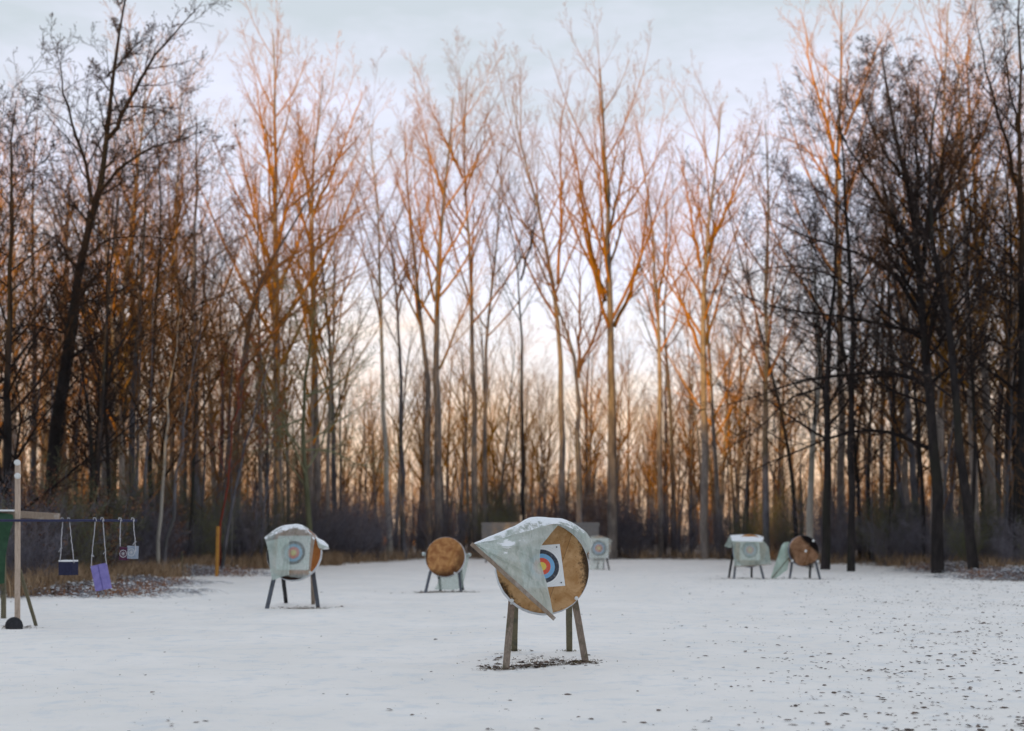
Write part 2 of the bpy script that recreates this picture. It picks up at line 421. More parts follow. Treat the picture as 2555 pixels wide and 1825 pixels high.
# ------------------------------------------------------------------ rise with conifers, added unseen far behind the viewer to shade the field
TA = math.tan(el)
CY = -95.0
rh = random.Random(5)
def crest(x):                                    # crest height so that the sun line meets the trees at the right height
    xt = x + math.tan(math.radians(-SUN_AZ))*(88-CY)
    h = 12.3
    h += 4.5*max(0, min(1, (-9-xt)/8)) + 5.0*max(0, min(1, (xt-18)/5))
    return h + (88-CY)*TA
xs = np.arange(-260, 241, 10.0); ys = np.array([-40,-55,-75,-95,-125,-170,-230.])
prof = [0,.10,.42,.70,.80,.6,0]
Vh = []; 
for yv, pv in zip(ys, prof):
    for xv in xs: Vh.append((xv, yv, -0.5+pv*crest(xv)*max(0, 1-(abs(xv+10)/250)**6)+rh.uniform(-.6, .6)))
nx = len(xs); i = np.arange(len(ys)-1)[:, None]*nx+np.arange(nx-1)[None, :]
shade_hill = mesh('shade_hill', Vh, np.stack([i, i+nx, i+nx+1, i+1], -1).reshape(-1, 4), M_SNOW, smooth=True)
tag(shade_hill, 'snowy rise added unseen behind the viewer to shade the field', 'shade_hill', kind='structure')
cb = MB()
for k in range(330):
    x = rh.uniform(-215, 185); y = CY+rh.uniform(-6, 6)
    top = crest(x)+rh.gauss(0, 1.3)+1.2; base = .62*crest(x); r = rh.uniform(2.6, 4.2)
    H = top-base; pr = []
    for q in range(6):
        f = q/6; pr += [(r*(1-f)*rh.uniform(.9, 1.1), H*f), (r*(1-f)*.68, H*(f+.14))]
    pr.append((.02, H)); cb.lathe(pr, (x, y, base), n=8)
o = cb.build('shade_conifer_wood', M_CONIFER); tag(o, 'dark conifers added on the unseen rise to shade the field', 'wood', kind='stuff')

# ------------------------------------------------------------------ trees
def nrm(x, y, z):
    l = math.sqrt(x*x+y*y+z*z) or 1e-9
    return x/l, y/l, z/l
def grow(out, p, d, L, r, lvl, P, R):
    """one branch and, from it, its children. out[level] collects (points, radii)."""
    ns = P['seg'][lvl]; st = L/ns
    px, py, pz = p; dx, dy, dz = d; wig = P['wig'][lvl]; up = P['up'][lvl]
    pts = [(px, py, pz)]; rad = [r]; dirs = [(dx, dy, dz)]
    tip = P['tip']
    for i in range(ns):
        dx, dy, dz = nrm(dx+R.gauss(0, wig), dy+R.gauss(0, wig), dz+R.gauss(0, wig)*.7+up)
        px += dx*st; py += dy*st; pz += dz*st
        pts.append((px, py, pz)); dirs.append((dx, dy, dz))
        rad.append(max(tip, r*(1-.88*(i+1)/ns)))
    out[lvl].append((pts, rad))
    kids(out, pts, rad, dirs, L, lvl, P, R)
def kids(out, pts, rad, dirs, L, lvl, P, R, t0=None, n=None, tmax=1.0, fall=.55):
    if lvl+1 >= P['lv']: return
    ns = len(pts)-1
    n = n or max(1, int(round(P['n'][lvl]*R.uniform(.8, 1.2))))
    t0 = P['t0'][lvl] if t0 is None else t0
    ph = R.uniform(0, 6.28)
    for k in range(n):
        t = t0+(tmax-t0)*((k+R.random())/n); f = t*ns; i = min(int(f), ns-1); g = f-i
        a, b = pts[i], pts[i+1]
        q = (a[0]+(b[0]-a[0])*g, a[1]+(b[1]-a[1])*g, a[2]+(b[2]-a[2])*g)
        rr = rad[i]+(rad[i+1]-rad[i])*g
        ax = dirs[min(i+1, ns)]
        ph += 2.4+R.uniform(-.5, .5)
        u = nrm(-ax[1], ax[0], .001) if abs(ax[2]) < .97 else (1., 0., 0.)
        v = (ax[1]*u[2]-ax[2]*u[1], ax[2]*u[0]-ax[0]*u[2], ax[0]*u[1]-ax[1]*u[0])
        an = math.radians(P['ang'][lvl]*R.uniform(.7, 1.3)); c, s = math.cos(an), math.sin(an)
        cu, sv = math.cos(ph)*s, math.sin(ph)*s
        d = nrm(ax[0]*c+u[0]*cu+v[0]*sv, ax[1]*c+u[1]*cu+v[1]*sv, ax[2]*c+u[2]*cu+v[2]*sv)
        tt = (t-t0)/max(1e-6, 1-t0)
        grow(out, q, d, L*P['ratio'][lvl]*R.uniform(.7, 1.25)*(1-fall*tt), max(P['tip'], rr*P['rr'][lvl]), lvl+1, P, R)

def tubes(chains, sides):
    """vectorised tubes; chains: (points, radii)"""
    groups = {}
    for ps, rs in chains: groups.setdefault(len(ps), []).append((ps, rs))
    V = []; Q = []; off = 0
    for n, lst in groups.items():
        P = np.array([a for a, _ in lst]); Rr = np.array([b for _, b in lst]); m = len(lst)
        T = np.empty_like(P); T[:, 1:-1] = P[:, 2:]-P[:, :-2]; T[:, 0] = P[:, 1]-P[:, 0]; T[:, -1] = P[:, -1]-P[:, -2]
        T /= np.linalg.norm(T, axis=2, keepdims=True)+1e-9
        ref = np.where(np.abs(T[:, :1, 0:1]) > .8, np.array([0., 1., 0.]), np.array([1., 0., 0.]))
        ref = np.broadcast_to(ref, T.shape)
        A = np.cross(T, ref); A /= np.linalg.norm(A, axis=2, keepdims=True)+1e-9
        B = np.cross(T, A)
        th = np.arange(sides)*2*np.pi/sides
        ring = P[:, :, None]+Rr[:, :, None, None]*(A[:, :, None]*np.cos(th)[None, None, :, None]+B[:, :, None]*np.sin(th)[None, None, :, None])
        V.append(ring.reshape(-1, 3))
        base = (off+np.arange(m)*n*sides)[:, None, None]+(np.arange(n-1)*sides)[None, :, None]
        j = np.arange(sides)[None, None, :]; j2 = (j+1) % sides
        Q.append(np.stack([base+j, base+j2, base+sides+j2, base+sides+j], -1).reshape(-1, 4))
        off += m*n*sides
    return np.concatenate(V), np.concatenate(Q)
def tube_mesh(name, parts, m, parent=None, loc=None):
    Vs = []; Qs = []; off = 0
    for chains, sides in parts:
        if not chains: continue
        v, q = tubes(chains, sides); Vs.append(v); Qs.append(q+off); off += len(v)
    return mesh(name, np.concatenate(Vs), np.concatenate(Qs), m, parent, smooth=True, loc=loc)

POP = dict(lv=5, seg=[10,7,5,4,3], wig=[.02,.05,.08,.13,.16], up=[.02,.09,.07,.05,.04], n=[19,8,6,3,0], t0=[.34,.12,.15,.1,0],
           ang=[36,32,34,38,40], ratio=[.36,.38,.42,.5,0], rr=[.58,.58,.58,.6,0], tip=.0056)
SPREAD = dict(lv=5, seg=[10,8,6,4,3], wig=[.04,.08,.12,.16,.18], up=[.02,.04,.03,.03,.02], n=[18,9,6,4,0], t0=[.25,.15,.15,.1,0],
              ang=[50,40,42,42,40], ratio=[.38,.42,.42,.5,0], rr=[.45,.5,.55,.6,0], tip=.0070)
DENSE = dict(SPREAD, n=[18,11,7,4,0], tip=.0075)
SAP = dict(lv=4, seg=[9,5,4,3], wig=[.035,.09,.12,.15], up=[.03,.06,.05,.04], n=[19,5,3,0], t0=[.22,.15,.15,0],
           ang=[42,38,40,40], ratio=[.26,.45,.5,0], rr=[.4,.5,.6,0], tip=.0065)

def emit_tree(root, out, mt, mc, leaves=0, R=None, leafmat=None, lsize=.05):
    tube_mesh('trunk', [(out[0], 12)], mt, root)
    cr = tube_mesh('crown', [(out[1], 7), (out[2], 5), (sum(out[3:], []), 3)], mc, root)
    if leaves:
        leaf_cloud('dead_leaves', [ps[-1] for ps, _ in R.sample(out[-1], min(leaves, len(out[-1])))], lsize, leafmat or M_LEAF, root, R)
    return root
def leaf_cloud(name, pts, size, m, parent, R):
    V = []; Fc = []
    for p in pts:
        for _ in range(2):
            c = Vector(p)+Vector((R.gauss(0,.07), R.gauss(0,.07), R.gauss(-.05,.06)))
            a = Vector((R.gauss(0,1), R.gauss(0,1), R.gauss(0,1))).normalized(); b = a.orthogonal().normalized()
            s = size*R.uniform(.6, 1.4); k = len(V)
            V += [c-a*s, c+b*s*.55+a*s*.1, c+a*s, c-b*s*.55+a*s*.1]; Fc.append((k, k+1, k+2, k+3))
    return mesh(name, [tuple(v) for v in V], np.array(Fc), m, parent)

def proto(P, H, r, seed, lean=.02):
    R = random.Random(seed); out = [[] for _ in range(P['lv'])]
    grow(out, (0,0,-.3), nrm(R.gauss(0, lean), R.gauss(0, lean), 1), H, r, 0, P, R)
    return out

def gz(x, y): return float(ground_z(np.array([x]), np.array([y]))[0])

# trees traced from the photograph: stems and main limbs given as photo points at the tree's own distance
CT = 'tall trees along the far edge of the clearing'
def traced(label, cat, d, r, stems, P, seed, mats, limbs=(), group=None, t0=.4, n=None, leaves=0, leafmat=None, depth=.25, name='bare_tree', kidlen=.36, lsize=.05, tmax=1.0):
    """stems: list of polylines [(u, v), ...] from the foot up; limbs: (polyline, radius)"""
    if P is POP and group == CT and d >= 90:
        sq = lambda pl: [(u, VH-(VH-v)*.945) for u, v in pl]
        stems = [sq(p) for p in stems]; limbs = [(sq(p), q) for p, q in limbs]
    R = random.Random(seed); out = [[] for _ in range(P['lv'])]
    u0, v0 = stems[0][0]
    x0 = (u0-U0)/F*d; base = Vector((x0, d, 0))
    root = empty(name, base, label, cat, group)
    def poly(pl, yoff, toground):
        pts = [W(u, v, d)-base for u, v in pl]
        if toground: pts[0].z = -.3
        # resample smoothly
        m = []
        nseg = 12
        seg = [0.]
        for a, b in zip(pts, pts[1:]): seg.append(seg[-1]+(b-a).length)
        L = seg[-1]; dep = R.gauss(0, depth)
        for k in range(nseg+1):
            s = L*k/nseg; i = 0
            while i < len(seg)-2 and seg[i+1] < s: i += 1
            g = (s-seg[i])/(seg[i+1]-seg[i]); q = pts[i].lerp(pts[i+1], g)
            m.append([q.x, q.y+yoff+dep*(k/nseg)**1.5*L*.25, q.z])
        for _ in range(2):
            m = [m[0]]+[[(m[k-1][j]+2*m[k][j]+m[k+1][j])/4 for j in range(3)] for k in range(1, nseg)]+[m[-1]]
        for k in range(1, nseg+1):
            m[k][0] += R.gauss(0, .045); m[k][1] += R.gauss(0, .045)
        return [tuple(q) for q in m], L
    for si, pl in enumerate(stems):
        ground = (si == 0) or pl[0][1] > 1200
        pts, L = poly(pl, 0 if si == 0 else R.uniform(-.3, .3), ground)
        rr = r*(1 if si == 0 else .8)
        rad = [max(P['tip'], rr*(1.12 if k == 0 else 1)*(1-.9*(k/12)**1.15)) for k in range(13)]
        out[0].append((pts, rad))
        dirs = [nrm(*(b[j]-a[j] for j in range(3))) for a, b in zip(pts, pts[1:])]; dirs = [dirs[0]]+dirs
        kids(out, pts, rad, dirs, L*kidlen/P['ratio'][0], 0, P, R, t0=t0, n=n, tmax=.96, fall=.62)
    for pl, lr in limbs:
        lr *= 1.3 if P is POP else 1.0
        pts, L = poly(pl, 0, False)
        rad = [max(P['tip'], lr*(1-.88*k/12)) for k in range(13)]
        out[1].append((pts, rad))
        dirs = [nrm(*(b[j]-a[j] for j in range(3))) for a, b in zip(pts, pts[1:])]; dirs = [dirs[0]]+dirs
        kids(out, pts, rad, dirs, L, 1, P, R, t0=.12, n=15)
    emit_tree(root, out, mats[0], mats[1], leaves, R, leafmat, lsize)
    return root
def S(*pl): return [(u*1.1235, v*1.1235) for u, v in pl]       # points read off the 2274-pixel view

PM, GM, DM = (M_POP, M_POPT), (M_GREY, M_GREYT), (M_DARK, M_DARKT)
CT = 'tall trees along the far edge of the clearing'
poplar = 'bare poplar'
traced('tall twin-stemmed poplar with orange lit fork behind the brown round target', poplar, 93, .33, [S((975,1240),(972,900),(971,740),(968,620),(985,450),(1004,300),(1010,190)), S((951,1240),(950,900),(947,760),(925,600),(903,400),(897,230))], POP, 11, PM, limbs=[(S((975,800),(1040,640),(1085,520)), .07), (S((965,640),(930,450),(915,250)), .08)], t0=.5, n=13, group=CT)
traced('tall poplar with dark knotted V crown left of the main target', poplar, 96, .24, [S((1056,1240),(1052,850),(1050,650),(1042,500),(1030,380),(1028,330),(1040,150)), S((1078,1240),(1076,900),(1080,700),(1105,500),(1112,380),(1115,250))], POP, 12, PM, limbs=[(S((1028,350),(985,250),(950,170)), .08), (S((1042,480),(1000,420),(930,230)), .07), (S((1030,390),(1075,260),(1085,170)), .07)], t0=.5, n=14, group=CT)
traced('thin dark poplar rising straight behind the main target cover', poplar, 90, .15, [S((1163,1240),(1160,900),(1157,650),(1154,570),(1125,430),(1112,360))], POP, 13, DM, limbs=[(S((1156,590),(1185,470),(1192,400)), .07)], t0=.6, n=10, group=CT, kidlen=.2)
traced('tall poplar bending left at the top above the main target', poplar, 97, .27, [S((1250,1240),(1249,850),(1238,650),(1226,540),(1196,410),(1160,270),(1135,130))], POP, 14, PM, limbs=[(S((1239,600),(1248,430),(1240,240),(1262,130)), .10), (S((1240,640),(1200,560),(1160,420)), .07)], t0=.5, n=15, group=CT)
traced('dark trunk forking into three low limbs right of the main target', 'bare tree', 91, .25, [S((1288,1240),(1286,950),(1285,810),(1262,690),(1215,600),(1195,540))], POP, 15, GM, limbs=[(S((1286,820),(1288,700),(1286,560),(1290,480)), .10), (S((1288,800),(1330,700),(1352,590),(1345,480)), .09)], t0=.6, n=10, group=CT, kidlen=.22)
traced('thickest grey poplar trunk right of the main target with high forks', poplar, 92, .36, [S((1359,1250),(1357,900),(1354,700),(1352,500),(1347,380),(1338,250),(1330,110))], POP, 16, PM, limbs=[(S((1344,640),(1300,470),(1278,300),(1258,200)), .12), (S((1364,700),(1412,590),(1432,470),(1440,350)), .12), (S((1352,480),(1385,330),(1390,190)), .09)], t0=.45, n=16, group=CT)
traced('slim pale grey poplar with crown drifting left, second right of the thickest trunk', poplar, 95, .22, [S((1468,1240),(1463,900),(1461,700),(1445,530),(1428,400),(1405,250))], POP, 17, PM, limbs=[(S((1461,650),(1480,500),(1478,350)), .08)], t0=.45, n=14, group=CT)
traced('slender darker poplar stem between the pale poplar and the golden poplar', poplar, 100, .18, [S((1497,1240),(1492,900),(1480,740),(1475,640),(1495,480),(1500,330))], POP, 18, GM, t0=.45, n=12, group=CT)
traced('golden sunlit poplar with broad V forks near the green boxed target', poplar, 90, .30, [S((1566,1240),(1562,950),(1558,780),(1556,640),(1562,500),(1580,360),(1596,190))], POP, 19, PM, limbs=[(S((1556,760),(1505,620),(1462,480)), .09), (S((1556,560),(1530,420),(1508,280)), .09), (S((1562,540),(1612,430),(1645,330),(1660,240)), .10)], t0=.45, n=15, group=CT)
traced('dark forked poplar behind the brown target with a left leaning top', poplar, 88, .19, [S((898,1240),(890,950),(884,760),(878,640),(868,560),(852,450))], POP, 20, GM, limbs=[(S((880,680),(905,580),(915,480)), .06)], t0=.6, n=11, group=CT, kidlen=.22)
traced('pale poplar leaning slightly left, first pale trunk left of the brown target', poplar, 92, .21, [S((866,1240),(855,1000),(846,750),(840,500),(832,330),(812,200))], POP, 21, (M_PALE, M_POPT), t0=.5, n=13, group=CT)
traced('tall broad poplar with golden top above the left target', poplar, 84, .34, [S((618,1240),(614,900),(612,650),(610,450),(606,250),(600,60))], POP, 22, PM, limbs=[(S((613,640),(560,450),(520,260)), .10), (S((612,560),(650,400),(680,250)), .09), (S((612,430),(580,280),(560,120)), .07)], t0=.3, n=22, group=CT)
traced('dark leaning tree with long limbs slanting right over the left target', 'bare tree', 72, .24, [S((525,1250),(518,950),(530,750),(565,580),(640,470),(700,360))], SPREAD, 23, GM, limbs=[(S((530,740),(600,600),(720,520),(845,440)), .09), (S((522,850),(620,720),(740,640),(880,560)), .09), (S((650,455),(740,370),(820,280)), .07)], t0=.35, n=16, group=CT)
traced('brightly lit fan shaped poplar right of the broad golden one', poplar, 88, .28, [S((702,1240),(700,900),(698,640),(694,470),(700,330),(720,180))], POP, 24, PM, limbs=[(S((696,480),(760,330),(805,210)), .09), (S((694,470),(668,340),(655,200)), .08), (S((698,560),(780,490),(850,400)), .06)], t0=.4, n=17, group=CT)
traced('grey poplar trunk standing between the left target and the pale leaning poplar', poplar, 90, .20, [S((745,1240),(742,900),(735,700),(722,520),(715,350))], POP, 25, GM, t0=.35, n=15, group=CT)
traced('mossy crooked tree with drooping limbs above and right of the left target', 'bare tree', 68, .17, [S((688,1240),(680,1050),(672,900),(690,760),(700,640))], SPREAD, 26, (M_SHRUB2, M_SHRUB2), limbs=[(S((675,1000),(740,1000),(800,1040),(870,1020)), .06), (S((672,930),(600,960),(570,1010),(540,1000)), .06), (S((680,880),(760,850),(840,780)), .05)], t0=.25, n=14, group=CT)
LT = 'dark trees on the left edge of the clearing'
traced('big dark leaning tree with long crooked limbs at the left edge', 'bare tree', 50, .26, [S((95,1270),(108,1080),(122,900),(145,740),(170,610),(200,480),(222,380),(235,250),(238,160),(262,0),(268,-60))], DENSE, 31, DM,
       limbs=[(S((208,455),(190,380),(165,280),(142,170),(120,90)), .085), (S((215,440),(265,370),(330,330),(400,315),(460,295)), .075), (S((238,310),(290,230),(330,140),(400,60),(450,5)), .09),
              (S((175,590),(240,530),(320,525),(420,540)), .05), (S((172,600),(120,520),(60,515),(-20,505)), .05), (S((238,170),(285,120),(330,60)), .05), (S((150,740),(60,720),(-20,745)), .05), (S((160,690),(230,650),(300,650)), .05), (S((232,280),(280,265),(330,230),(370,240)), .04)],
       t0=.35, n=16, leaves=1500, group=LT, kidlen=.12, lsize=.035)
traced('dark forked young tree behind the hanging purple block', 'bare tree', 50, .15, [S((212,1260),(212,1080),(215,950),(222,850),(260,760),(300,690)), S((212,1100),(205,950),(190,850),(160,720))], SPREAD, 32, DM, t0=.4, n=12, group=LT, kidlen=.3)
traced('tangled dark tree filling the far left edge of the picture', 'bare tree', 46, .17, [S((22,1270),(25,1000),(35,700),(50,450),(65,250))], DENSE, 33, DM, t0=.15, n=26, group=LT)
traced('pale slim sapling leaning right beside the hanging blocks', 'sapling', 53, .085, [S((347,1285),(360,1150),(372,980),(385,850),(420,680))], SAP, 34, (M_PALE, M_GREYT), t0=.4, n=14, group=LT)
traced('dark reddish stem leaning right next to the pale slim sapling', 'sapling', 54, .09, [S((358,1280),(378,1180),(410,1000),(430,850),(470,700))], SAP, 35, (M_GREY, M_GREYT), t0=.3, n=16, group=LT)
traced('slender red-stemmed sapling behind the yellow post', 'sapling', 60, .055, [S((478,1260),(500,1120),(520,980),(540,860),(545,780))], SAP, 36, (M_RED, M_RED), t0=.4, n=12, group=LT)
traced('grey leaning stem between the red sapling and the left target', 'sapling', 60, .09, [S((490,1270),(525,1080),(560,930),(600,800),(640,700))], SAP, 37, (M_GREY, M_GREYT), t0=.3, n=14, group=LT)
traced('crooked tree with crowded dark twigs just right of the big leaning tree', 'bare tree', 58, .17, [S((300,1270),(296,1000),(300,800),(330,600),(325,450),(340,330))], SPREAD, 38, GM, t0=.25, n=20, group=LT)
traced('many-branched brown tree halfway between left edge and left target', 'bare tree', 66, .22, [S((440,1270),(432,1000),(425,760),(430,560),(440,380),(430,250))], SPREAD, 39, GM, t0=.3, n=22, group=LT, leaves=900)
RT = 'dark trees on the right edge of the clearing'
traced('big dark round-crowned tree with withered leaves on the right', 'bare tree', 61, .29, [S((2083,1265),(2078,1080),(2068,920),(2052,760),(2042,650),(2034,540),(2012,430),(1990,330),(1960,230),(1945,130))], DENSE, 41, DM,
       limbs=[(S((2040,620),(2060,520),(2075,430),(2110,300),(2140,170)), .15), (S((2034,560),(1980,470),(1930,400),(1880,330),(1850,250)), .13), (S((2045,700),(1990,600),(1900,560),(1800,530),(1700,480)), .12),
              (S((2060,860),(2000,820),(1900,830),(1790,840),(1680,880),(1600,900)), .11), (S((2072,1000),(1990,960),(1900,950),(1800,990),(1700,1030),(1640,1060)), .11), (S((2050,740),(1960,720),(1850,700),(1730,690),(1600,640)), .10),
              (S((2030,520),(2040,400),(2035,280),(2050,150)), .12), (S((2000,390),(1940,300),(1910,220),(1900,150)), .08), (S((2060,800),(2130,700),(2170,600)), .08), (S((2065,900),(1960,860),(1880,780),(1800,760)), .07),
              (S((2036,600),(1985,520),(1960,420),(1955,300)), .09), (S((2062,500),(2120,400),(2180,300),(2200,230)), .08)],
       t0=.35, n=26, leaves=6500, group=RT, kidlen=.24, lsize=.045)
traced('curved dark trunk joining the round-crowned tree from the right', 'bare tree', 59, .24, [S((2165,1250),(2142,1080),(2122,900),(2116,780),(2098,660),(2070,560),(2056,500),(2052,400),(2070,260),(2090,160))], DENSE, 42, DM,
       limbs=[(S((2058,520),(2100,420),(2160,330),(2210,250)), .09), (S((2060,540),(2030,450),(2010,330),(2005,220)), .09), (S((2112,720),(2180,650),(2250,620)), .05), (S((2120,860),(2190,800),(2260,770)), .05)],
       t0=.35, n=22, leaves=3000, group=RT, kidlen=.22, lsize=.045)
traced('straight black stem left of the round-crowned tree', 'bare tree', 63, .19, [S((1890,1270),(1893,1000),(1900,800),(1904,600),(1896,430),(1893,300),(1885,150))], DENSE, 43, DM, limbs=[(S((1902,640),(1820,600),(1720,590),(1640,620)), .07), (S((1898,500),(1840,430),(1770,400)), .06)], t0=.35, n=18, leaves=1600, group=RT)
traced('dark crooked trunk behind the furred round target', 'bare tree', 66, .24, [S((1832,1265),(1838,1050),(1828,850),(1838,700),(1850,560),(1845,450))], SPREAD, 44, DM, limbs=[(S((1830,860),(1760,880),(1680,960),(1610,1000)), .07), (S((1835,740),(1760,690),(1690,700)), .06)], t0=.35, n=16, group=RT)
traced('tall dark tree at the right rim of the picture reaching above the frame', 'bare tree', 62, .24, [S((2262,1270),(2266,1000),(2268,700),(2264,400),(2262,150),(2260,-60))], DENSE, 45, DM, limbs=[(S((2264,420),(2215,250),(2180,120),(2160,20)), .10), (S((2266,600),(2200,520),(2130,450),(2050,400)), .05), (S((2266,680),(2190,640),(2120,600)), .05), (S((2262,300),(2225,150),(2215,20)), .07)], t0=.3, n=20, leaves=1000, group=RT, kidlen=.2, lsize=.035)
traced('high golden poplar standing above the black stem on the right', poplar, 84, .28, [S((1868,1240),(1870,900),(1872,700),(1862,480),(1866,380),(1880,250),(1878,100),(1885,-20))], POP, 46, PM, limbs=[(S((1866,400),(1830,250),(1795,130),(1780,20)), .10), (S((1876,300),(1920,180),(1960,80)), .08), (S((1862,440),(1790,320),(1700,290)), .07)], t0=.4, n=16, group=RT)
traced('twiggy poplar between the golden poplar and the black stem', poplar, 80, .22, [S((1700,1250),(1698,900),(1696,650),(1705,450),(1690,280))], POP, 47, GM, t0=.35, n=18, group=RT)
traced('grey trunk with silvery lower bole beside the furred target', 'bare tree', 70, .20, [S((1798,1250),(1800,1050),(1812,900),(1820,760),(1800,600),(1790,480))], SPREAD, 48, (M_PALE, M_DARKT), t0=.35, n=16, group=RT)

# copied trees of the deeper wood
protos = []
rp = random.Random(77)
for k in range(7):
    protos.append((proto(dict(POP, n=[16,7,5,3,0]), 26+rp.uniform(-3, 3), .205+rp.uniform(-.04, .05), 100+k), PM if k != 3 else GM, poplar, 26))
for k in range(3):
    protos.append((proto(dict(SPREAD, n=[15,8,5,3,0]), 20+rp.uniform(-2, 2), .24, 120+k), GM if k else DM, 'bare tree', 20))
saps = [proto(SAP, 11+rp.uniform(-2, 3), .075, 140+k, .05) for k in range(4)]

def make_proto(name, out, mats):
    e = bpy.data.objects.new(name, None); COL.objects.link(e); e.empty_display_size = .2
    emit_tree(e, out, mats[0], mats[1]); return e
def copy_tree(src, loc, rz, sc):
    c = src.copy(); COL.objects.link(c)
    for ch in src.children:
        k = ch.copy(); COL.objects.link(k); k.parent = c
    c.location = loc; c.rotation_euler = (0, 0, rz); c.scale = sc
    return c
PR = [[make_proto('bare_tree', o_, m_), cat_, False] for o_, m_, cat_, h_ in protos]
SP = [[make_proto('sapling', o_, (M_GREY, M_GREYT)), 'sapling', False] for o_ in saps]
def use(rec, loc, rz, sc):
    if not rec[2]:
        rec[2] = True; o = rec[0]; o.location = loc; o.rotation_euler = (0, 0, rz); o.scale = sc; return o
    return copy_tree(rec[0], loc, rz, sc)
def zone_of(x, y):
    u = U0+x/y*F
    z = 'left' if u < 820 else ('centre' if u < 1680 else 'right')
    return u, z
taken = []
rt_ = random.Random(909)
def place(kind, N_, ymin, ymax, sep, emin):
    cnt = 0; tries = 0
    while cnt < N_ and tries < 20000:
        tries += 1
        y = ymin+(ymax-ymin)*rt_.random()**.85; x = rt_.uniform(-.43, .43)*y
        e = float(edge_dist(np.array([x]), np.array([y]))[0])
        if e < emin: continue
        if abs(x/y*F) > 1380: continue
        if kind == 'mid' and not (-520 < x/y*F < 620): continue
        if kind == 'tree' and -420 < x/y*F < 480 and y < 150 and rt_.random() < .2: continue
        if any((x-a)**2+(y-b)**2 < sep*sep for a, b in taken): continue
        taken.append((x, y)); cnt += 1
        u, z = zone_of(x, y)
        if kind != 'sapling':
            side = z != 'centre'
            rec = PR[rt_.randrange(len(PR)) if side else rt_.randrange(7)]
            s = rt_.uniform(.74, 1.02) if side else rt_.uniform(.5, .88)
            if kind == 'mid': s = rt_.uniform(.45, .93)
            du = abs(u-U0); s *= .9+.32*max(0, min(1, (du-450)/750))
            if y < 62: s *= .8
            o = use(rec, (x, y, gz(x, y)), rt_.uniform(0, 6.28), (s, s, s))
            where = {'left': 'left', 'centre': 'middle', 'right': 'right'}[z]
            deep = 'front ranks' if y < 105 else 'depths'
            wood = 'upright' if rec[1] == poplar else 'spreading'
            tag(o, f'{wood} bare tree in the {deep} of the wood, {where} third of the picture', rec[1], f'{wood} bare trees in the {deep} of the wood on the {where}')
        else:
            rec = SP[rt_.randrange(len(SP))]; s = rt_.uniform(.7, 1.75) if z != 'centre' else rt_.uniform(.6, 1.1)
            o = use(rec, (x, y, gz(x, y)), rt_.uniform(0, 6.28), (s, s, s))
            where = {'left': 'left', 'centre': 'middle', 'right': 'right'}[z]
            tag(o, f'thin grey sapling among the undergrowth, {where} third of the picture', 'sapling', f'thin saplings among the undergrowth on the {where}')
place('tree', 19, 54, 80, 2.8, 2.5)
place('tree', 60, 78, 115, 3.2, 3.0)
place('tree', 58, 112, 190, 3.6, 3.0)
place('mid', 58, 93, 150, 2.2, 2.0)
place('sapling', 200, 46, 125, 1.3, .8)

# slim dark trees standing at the front of the wood on both sides
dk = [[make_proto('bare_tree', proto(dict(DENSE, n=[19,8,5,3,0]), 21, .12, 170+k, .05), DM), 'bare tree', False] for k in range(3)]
rd = random.Random(15)
for k in range(21):
    right = k < 14
    for _ in range(200):
        u = rd.uniform(1830, 2560) if right else rd.uniform(-20, 470)
        y = rd.uniform(60, 84) if right else rd.uniform(47, 66)
        x = (u-U0)/F*y
        if float(edge_dist(np.array([x]), np.array([y]))[0]) > .8 and all((x-a)**2+(y-b)**2 > 1.6 for a, b in taken): break
    taken.append((x, y)); sd = 'right' if right else 'left'
    s = rd.uniform(.7, 1.05)*(y/60 if right else 1)
    o = use(dk[rd.randrange(3)], (x, y, gz(x, y)), rd.uniform(0, 6.28), (s, s, s))
    tag(o, f'slim dark bare tree at the front of the wood, {sd} side of the picture', 'bare tree', f'slim dark trees at the front of the wood on the {sd}')

# the wood beyond: one mass of thin stems that nobody could count
def far_wood():
    R = random.Random(4); st = []; tw = []
    for k in range(750):
        y = R.uniform(195, 260); x = R.uniform(-.42, .42)*y; H = R.uniform(9, 17); r = R.uniform(.10, .2)
        pts = [(x, y, -.3)]; 
        for i in range(6): pts.append((pts[-1][0]+R.gauss(0,.18), pts[-1][1]+R.gauss(0,.18), -.3+H*(i+1)/6))
        st.append((pts, [r*(1-.8*i/6) for i in range(7)]))
        for j in range(26):
            t = R.uniform(.25, .98); i = min(int(t*6), 5); b = pts[i]; a = R.uniform(0, 6.28); L = R.uniform(1.5, 4.2)*(1.1-t*.6)
            z = H*t; p = (b[0], b[1], z); q = [p]; dx, dy, dz = math.cos(a)*.6, math.sin(a)*.6, .8
            for s_ in range(3): q.append((q[-1][0]+dx*L/3+R.gauss(0,.1), q[-1][1]+dy*L/3, q[-1][2]+dz*L/3))
            tw.append((q, [.035,.028,.02,.014]))
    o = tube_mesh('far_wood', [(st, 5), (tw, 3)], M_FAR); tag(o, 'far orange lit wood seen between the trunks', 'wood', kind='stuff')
far_wood()

